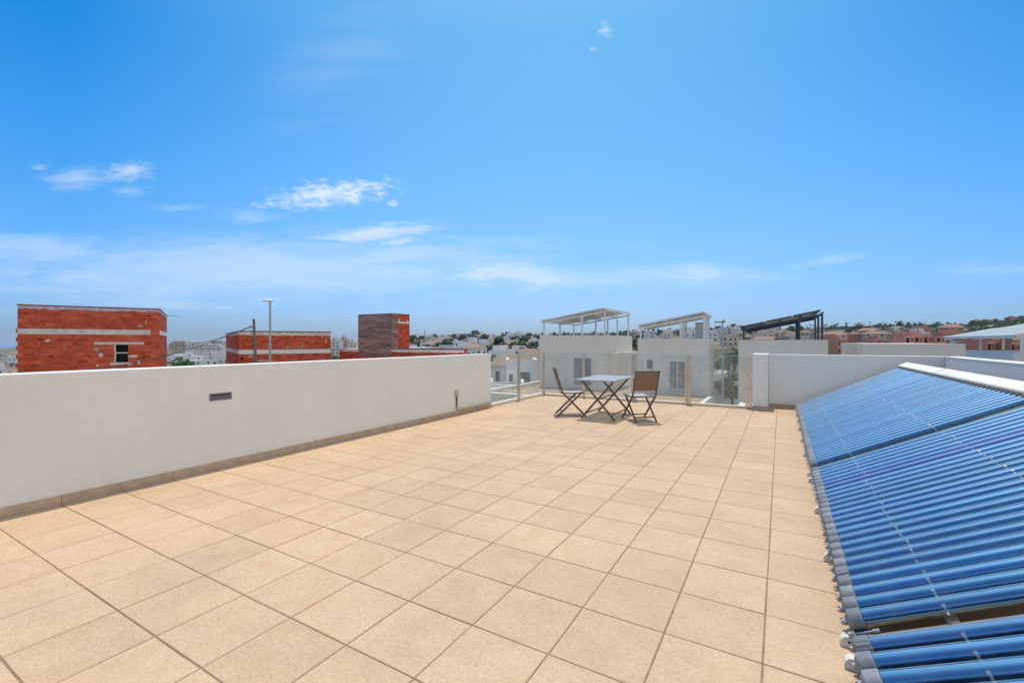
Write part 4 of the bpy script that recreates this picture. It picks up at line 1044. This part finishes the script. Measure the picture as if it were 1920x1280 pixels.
# white villas seen through the glass on the left
def villa(px, D, z0, w_, d_, h_, label, wins, rz=TH, roof=None, dx=0):
    p = at(px, D); t = thing('villa', label, 'house', (p.x, p.y, z0), rz)
    mb = MB(); mb.box((0, 0, -3), (w_, d_, h_), M['nblue']); mb.build('wall', t)
    if roof:
        mb = MB(); e = .3; P = [Vector(q_) for q_ in ((-e, -e, h_), (w_+e, -e, h_), (w_+e, d_+e, h_), (-e, d_+e, h_), (w_*.3, d_/2, h_+1.6), (w_*.7, d_/2, h_+1.6))]
        for q_ in ((0, 1, 5, 4), (2, 3, 4, 5), (1, 2, 5), (3, 0, 4)): mb.face([P[i] for i in q_], M['terra'])
        mb.build('roof', t)
    else:
        mb = MB(); mb.box((-.03, -.03, h_), (w_+.03, .25, h_+.5), M['nblue']); mb.box((-.03, .253, h_), (.25, d_, h_+.5), M['nblue']); mb.box((w_-.25, .253, h_), (w_+.03, d_, h_+.5), M['nblue']); mb.build('parapet', t)
    for (x0, z0_, x1, z1_) in wins: 
        o = boxobj('window', (x0, -.01, z0_), (x1, .0, z1_), M['window'], t); boxobj('frame', (x0-.06, -.03, z0_-.08), (x1+.06, -.012, z0_), M['frame'], o)
    return t
villa(949, 48, -6.4, 3.3, 7, 5.4, 'white cubic villa with a broad dark window, seen through the left glass', [(.3, 3.0, .7, 4.4), (1.3, 3.2, 2.5, 4.6), (1.5, 1.0, 2.3, 1.6)])
villa(987, 50, -6.6, 3.0, 7, 5.0, 'white villa wing with two slim windows, next to the corner post of the glass', [(.25, 3.0, .5, 4.3), (.75, 3.0, 1.0, 4.3), (.2, 1.2, .9, 1.8)])
villa(916, 44, -6.4, 3.4, 5, 3.4, 'low white wing with small dark windows behind the end of the left parapet wall', [(.5, 2.0, 1.3, 2.5), (1.9, 1.4, 2.2, 2.4)])
villa(918, 62, -6.8, 5.0, 7, 4.9, 'white house with brown hipped roof seen at the end of the left parapet wall', [(.8, 2.6, 1.4, 4.2), (2.2, 3.0, 2.7, 4.0), (3.6, 2.8, 4.3, 4.2)], roof=True)
villa(972, 78, -7.0, 5, 7, 5.4, 'tall white house behind the cubic villa left of the first stair tower', [(.6, 1, 1.4, 2.8), (2.4, 3.4, 3.1, 4.8), (3.6, 1, 4.4, 2.4)], roof=True)
villa(1336, 52, -6.6, 3.4, 6, 3.9, 'small blue-white house with shuttered windows low in the gap between the towers', [(1.3, 1.6, 1.9, 2.5), (2.8, 1.6, 3.2, 2.5)], roof=False)
villa(1338, 92, -9, 9, 7, 4.0, 'house with brown tiled roof behind the palm row', [(1, 1, 2, 2), (4, 1, 5, 2)], roof=True)
# neighbouring lower roof with louvred pergola, seen through the first glass panels
t = thing('lower_roof', 'lower white roof terrace wall seen through the left glass panels', 'building', (0, 0, 0))
mb = MB(); mb.box((-17.5, 15.5, -6.5), (-10.4, 23.5, -2.3), M['nblue']); mb.build('wall', t)
mb = MB(); mb.box((-17.5, 23.3, -2.3), (-10.4, 23.5, -1.15), M['nblue']); mb.box((-17.5, 15.5, -2.3), (-17.3, 23.29, -1.15), M['nblue']); mb.build('parapet', t)
t = thing('pergola', 'dark louvred pergola roof low behind the left glass panels', 'pergola', (-12.6, 19.3, -2.3))
mb = MB()
for k in range(12): mb.bar((.0, k*.28, .95), (1.9, k*.28, 1.30), .03, .12, M['lampgrey'])
mb.bar((0, -.1, .86), (0, 3.2, .86), .08, .1, M['lampgrey']); mb.bar((1.9, -.1, 1.2), (1.9, 3.2, 1.2), .08, .1, M['lampgrey']); mb.build('louvres', t)
for x, y in ((0, 0), (1.9, 0), (0, 3.1), (1.9, 3.1)):
    mb = MB(); mb.bar((x, y, 0), (x, y, .8), .08, .08, M['lampgrey'], (1, 0, 0)); mb.build('post', t)
# cream mast on the skyline and a white car in the gap
p = at(796, 330); t = thing('mast', 'thin mast sticking up from the skyline right of the plank clad tower', 'mast', (p.x, p.y, hz(p.x, p.y)))
mb = MB(); mb.tube([(0, 0, 0), (0, 0, 1.4+22/F*330-hz(p.x, p.y))], [.4, .22], M['lampgrey'], 6); mb.build('shaft', t)
def car(px, D, rz, label):
    p = at(px, D); t = thing('parked_car', label, 'car', (p.x, p.y, hz(p.x, p.y)+.06), rz)
    sec = [(-2.1, .35, .75), (-2.0, .25, .95), (-1.2, .25, 1.0), (-.7, .25, 1.38), (.5, .25, 1.45), (1.4, .25, 1.35), (2.0, .28, .9), (2.1, .4, .75)]
    mb = MB()
    for (x0, a0, b0), (x1, a1, b1) in zip(sec[:-1], sec[1:]):
        for s in (-1, 1):
            mb.face([(x0, s*.85, a0), (x1, s*.85, a1), (x1, s*(.85 if b1 < 1.1 else .68), b1), (x0, s*(.85 if b0 < 1.1 else .68), b0)], M['car'], smooth=True)
        w0 = .85 if b0 < 1.1 else .68; w1 = .85 if b1 < 1.1 else .68
        mb.face([(x0, -w0, b0), (x1, -w1, b1), (x1, w1, b1), (x0, w0, b0)], M['car'], smooth=True)
    mb.build('body', t)
    mb = MB(); mb.face([(-1.15, -.62, 1.03), (-.75, -.58, 1.35), (-.75, .58, 1.35), (-1.15, .62, 1.03)], M['window']); mb.face([(1.95, -.6, 1.0), (1.48, -.58, 1.36), (1.48, .58, 1.36), (1.95, .6, 1.0)], M['window']); mb.build('windscreen', t)
    for x in (-1.3, 1.3):
        for s in (-1, 1):
            mb = MB(); mb.tube([(x, s*.7, .31), (x, s*.88, .31)], .31, M['dark'], 16); mb.build('wheel', t)
car(1372, 58, TH+.3, 'white parked car at the bottom of the gap between the towers')

hm = bpy.data.materials.new('haze_air'); hm.use_nodes = True; hn = hm.node_tree; hn.nodes.remove(hn.nodes['Principled BSDF'])
pv = hn.nodes.new('ShaderNodeVolumePrincipled'); pv.inputs['Density'].default_value = HAZE; pv.inputs['Color'].default_value = (.72, .84, 1, 1); pv.inputs['Anisotropy'].default_value = 0
hn.links.new(pv.outputs[0], hn.nodes['Material Output'].inputs['Volume'])
o = boxobj('haze', (-9200, -9200, -75), (9200, 9200, 70), hm); o['kind'] = 'stuff'
# ------------------------------------------------------------------ sky, sun, camera
sv = Vector((-.10, .22, 1.0)).normalized(); EL = math.asin(sv.z); AZS = math.atan2(sv.x, sv.y)
sun = bpy.data.lights.new('sun', 'SUN'); sun.energy = 2.5; sun.angle = R(.55); sun.color = (1, .93, .83)
so = bpy.data.objects.new('sun', sun); COL.objects.link(so); so.rotation_euler = sv.to_track_quat('Z', 'Y').to_euler()
wd = bpy.data.worlds.new('World'); scene.world = wd; wd.use_nodes = True; nt = wd.node_tree
bg = nt.nodes['Background']; bg.inputs[1].default_value = .15
sky = N(nt, 'ShaderNodeTexSky'); sky.sky_type = 'NISHITA'; sky.sun_disc = False; sky.sun_elevation = EL; sky.sun_rotation = AZS % (2*PI)
sky.air_density = 1.0; sky.dust_density = 1.0; sky.ozone_density = 1.0; sky.altitude = 0
tc = N(nt, 'ShaderNodeTexCoord'); mp = N(nt, 'ShaderNodeMapping'); mp.vector_type = 'POINT'; mp.inputs['Rotation'].default_value = (0, 0, -TH)
L(nt, tc.outputs['Generated'], mp.inputs['Vector']); sx = N(nt, 'ShaderNodeSeparateXYZ'); L(nt, mp.outputs[0], sx.inputs[0])
def fr(x): return tuple(x)
eg = ramp(nt, sx.outputs[2], [(0, (.41, .59, .94)), (.05, (.41, .59, .96)), (.2, (.45, .74, .93)), (.32, (.42, .82, 1.0)), (.56, (.40, .88, 1.0)), (.85, (.95, 1.0, 1.0))])
ln = math_n(nt, 'SQRT', math_n(nt, 'ADD', math_n(nt, 'MULTIPLY', sx.outputs[0], sx.outputs[0]), math_n(nt, 'MULTIPLY', sx.outputs[1], sx.outputs[1])))
PH = R(6)
cz = math_n(nt, 'DIVIDE', math_n(nt, 'ADD', math_n(nt, 'MULTIPLY', sx.outputs[0], math.sin(PH)), math_n(nt, 'MULTIPLY', sx.outputs[1], math.cos(PH))), math_n(nt, 'MAXIMUM', ln, .001))
wv = ramp(nt, math_n(nt, 'MULTIPLY_ADD', cz, .5, .5), [(0, (.3,)*3), (.5, (.7,)*3), (.75, (1,)*3), (.82, (1,)*3), (.883, (.64,)*3), (.97, (.16,)*3), (1, (0,)*3)])
zs = math_n(nt, 'MULTIPLY_ADD', math_n(nt, 'MINIMUM', sx.outputs[2], .46), 1.85, .34)
fade = N(nt, 'ShaderNodeMapRange'); L(nt, sx.outputs[2], fade.inputs[0]); fade.inputs[1].default_value = .5; fade.inputs[2].default_value = .85; fade.inputs[3].default_value = 1; fade.inputs[4].default_value = 0
ws = math_n(nt, 'MULTIPLY', math_n(nt, 'MULTIPLY', wv, zs), fade.outputs[0])
az = mix(nt, (1, 1, 1), (.22, .66, .91), ws)
az.node.clamp_factor = False
cgain = mix(nt, sky.outputs[0], mix(nt, eg, az, 1.0, 'MULTIPLY'), 1.0, 'MULTIPLY')
yy = math_n(nt, 'MAXIMUM', sx.outputs[1], .05)
u = math_n(nt, 'DIVIDE', sx.outputs[0], yy); v = math_n(nt, 'DIVIDE', sx.outputs[2], yy)
cv = N(nt, 'ShaderNodeCombineXYZ'); L(nt, u, cv.inputs[0]); L(nt, math_n(nt, 'MULTIPLY', v, 2.2), cv.inputs[1])
def cnoise(scale, det=8, rough=.6, dist=.3, sy=1):
    m_ = N(nt, 'ShaderNodeMapping'); m_.inputs['Scale'].default_value = (1, sy, 1); L(nt, cv.outputs[0], m_.inputs[0])
    n_ = N(nt, 'ShaderNodeTexNoise'); n_.inputs['Scale'].default_value = scale; n_.inputs['Detail'].default_value = det; n_.inputs['Roughness'].default_value = rough; n_.inputs['Distortion'].default_value = dist
    L(nt, m_.outputs[0], n_.inputs['Vector']); return n_.outputs['Fac']
n_puff = cnoise(30, 9, .64, .5); n_wisp = cnoise(9, 9, .68, .8, 2.2); n_band = cnoise(3.2, 9, .62, .5, 3.0)
def blob(px, py, a, b, rot, fac, thr, gain, amp):
    u0 = (px-960)/F; v0 = (640-py)/F; c, s = math.cos(rot), math.sin(rot)
    du = math_n(nt, 'SUBTRACT', u, u0); dv = math_n(nt, 'SUBTRACT', v, v0)
    p_ = math_n(nt, 'DIVIDE', math_n(nt, 'ADD', math_n(nt, 'MULTIPLY', du, c), math_n(nt, 'MULTIPLY', dv, s)), a/F)
    q_ = math_n(nt, 'DIVIDE', math_n(nt, 'SUBTRACT', math_n(nt, 'MULTIPLY', dv, c), math_n(nt, 'MULTIPLY', du, s)), b/F)
    rr = math_n(nt, 'SQRT', math_n(nt, 'ADD', math_n(nt, 'MULTIPLY', p_, p_), math_n(nt, 'MULTIPLY', q_, q_)))
    m_ = math_n(nt, 'SUBTRACT', 1.0, rr)
    t_ = math_n(nt, 'ADD', fac, math_n(nt, 'MULTIPLY', m_, .45))
    r_ = N(nt, 'ShaderNodeMapRange'); r_.clamp = True; r_.interpolation_type = 'SMOOTHSTEP'
    L(nt, t_, r_.inputs[0]); r_.inputs[1].default_value = thr; r_.inputs[2].default_value = thr+gain; r_.inputs[3].default_value = 0; r_.inputs[4].default_value = amp
    # fade outside the ellipse
    e_ = N(nt, 'ShaderNodeMapRange'); e_.clamp = True; L(nt, m_, e_.inputs[0]); e_.inputs[1].default_value = -.25; e_.inputs[2].default_value = .15
    return math_n(nt, 'MULTIPLY', r_.outputs[0], e_.outputs[0])
bl = [blob(622, 364, 178, 38, .10, n_puff, .57, .42, .80), blob(240, 322, 62, 26, .1, n_puff, .50, .6, .55), blob(140, 335, 90, 30, .05, n_wisp, .50, .65, .42), blob(240, 360, 60, 22, .1, n_wisp, .54, .6, .3),
      blob(700, 438, 175, 22, .10, n_wisp, .52, .38, .6), blob(740, 455, 60, 12, .2, n_puff, .56, .35, .45), blob(335, 390, 80, 12, 0, n_puff, .54, .6, .3), blob(470, 405, 90, 24, -.05, n_wisp, .56, .55, .35),
      blob(960, 515, 230, 38, -.10, n_wisp, .54, .38, .5), blob(420, 505, 720, 84, .03, n_band, .44, .5, .40), blob(60, 470, 260, 40, -.08, n_band, .46, .45, .35), blob(1560, 487, 110, 16, .15, n_wisp, .57, .45, .25), blob(1310, 512, 110, 26, .0, n_wisp, .58, .35, .4), blob(1150, 520, 420, 40, .0, n_band, .55, .4, .25),
      blob(1135, 58, 30, 22, -.9, n_puff, .64, .4, .42), blob(1112, 92, 12, 7, 0, n_puff, .60, .4, .3), blob(640, 110, 300, 140, .6, n_band, .60, .6, .12), blob(1840, 505, 160, 34, 0, n_band, .58, .5, .2), blob(75, 314, 30, 10, 0, n_wisp, .55, .35, .3), blob(735, 382, 14, 8, 0, n_puff, .5, .3, .4)]
tot = bl[0]
for b_ in bl[1:]: tot = math_n(nt, 'MAXIMUM', tot, b_)
vq = math_n(nt, 'DIVIDE', math_n(nt, 'SUBTRACT', math_n(nt, 'MULTIPLY', sx.outputs[0], .6), math_n(nt, 'MULTIPLY', sx.outputs[1], .8)), math_n(nt, 'MAXIMUM', ln, .001))  # added bright cloud veil behind the camera, fills light into the shaded walls
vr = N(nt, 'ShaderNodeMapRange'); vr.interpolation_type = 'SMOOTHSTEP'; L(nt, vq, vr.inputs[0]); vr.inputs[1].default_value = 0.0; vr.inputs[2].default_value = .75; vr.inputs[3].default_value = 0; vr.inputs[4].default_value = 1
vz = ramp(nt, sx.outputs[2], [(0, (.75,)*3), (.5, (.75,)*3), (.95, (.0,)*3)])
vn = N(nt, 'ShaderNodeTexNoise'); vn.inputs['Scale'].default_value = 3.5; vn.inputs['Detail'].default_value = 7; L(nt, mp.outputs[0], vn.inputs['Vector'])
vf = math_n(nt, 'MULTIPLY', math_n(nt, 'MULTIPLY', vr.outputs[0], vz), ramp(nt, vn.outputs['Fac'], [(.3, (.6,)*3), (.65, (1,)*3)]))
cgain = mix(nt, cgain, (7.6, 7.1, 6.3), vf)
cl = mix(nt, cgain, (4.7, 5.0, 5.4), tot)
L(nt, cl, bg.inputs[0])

cam = bpy.data.cameras.new('camera'); co = bpy.data.objects.new('camera', cam); COL.objects.link(co)
co.location = (0, 0, EYE); co.rotation_euler = (R(90), 0, TH); cam.sensor_width = 36; cam.lens = F/1920*36
cam.clip_start = .05; cam.clip_end = 20000; scene.camera = co
scene.render.resolution_x = 1024; scene.render.resolution_y = 682
scene.view_settings.view_transform = 'Standard'; scene.view_settings.look = 'None'; scene.view_settings.gamma = 1; scene.view_settings.exposure = .35
scene.render.engine = 'CYCLES'
scene.cycles.max_bounces = 8; scene.cycles.transparent_max_bounces = 24
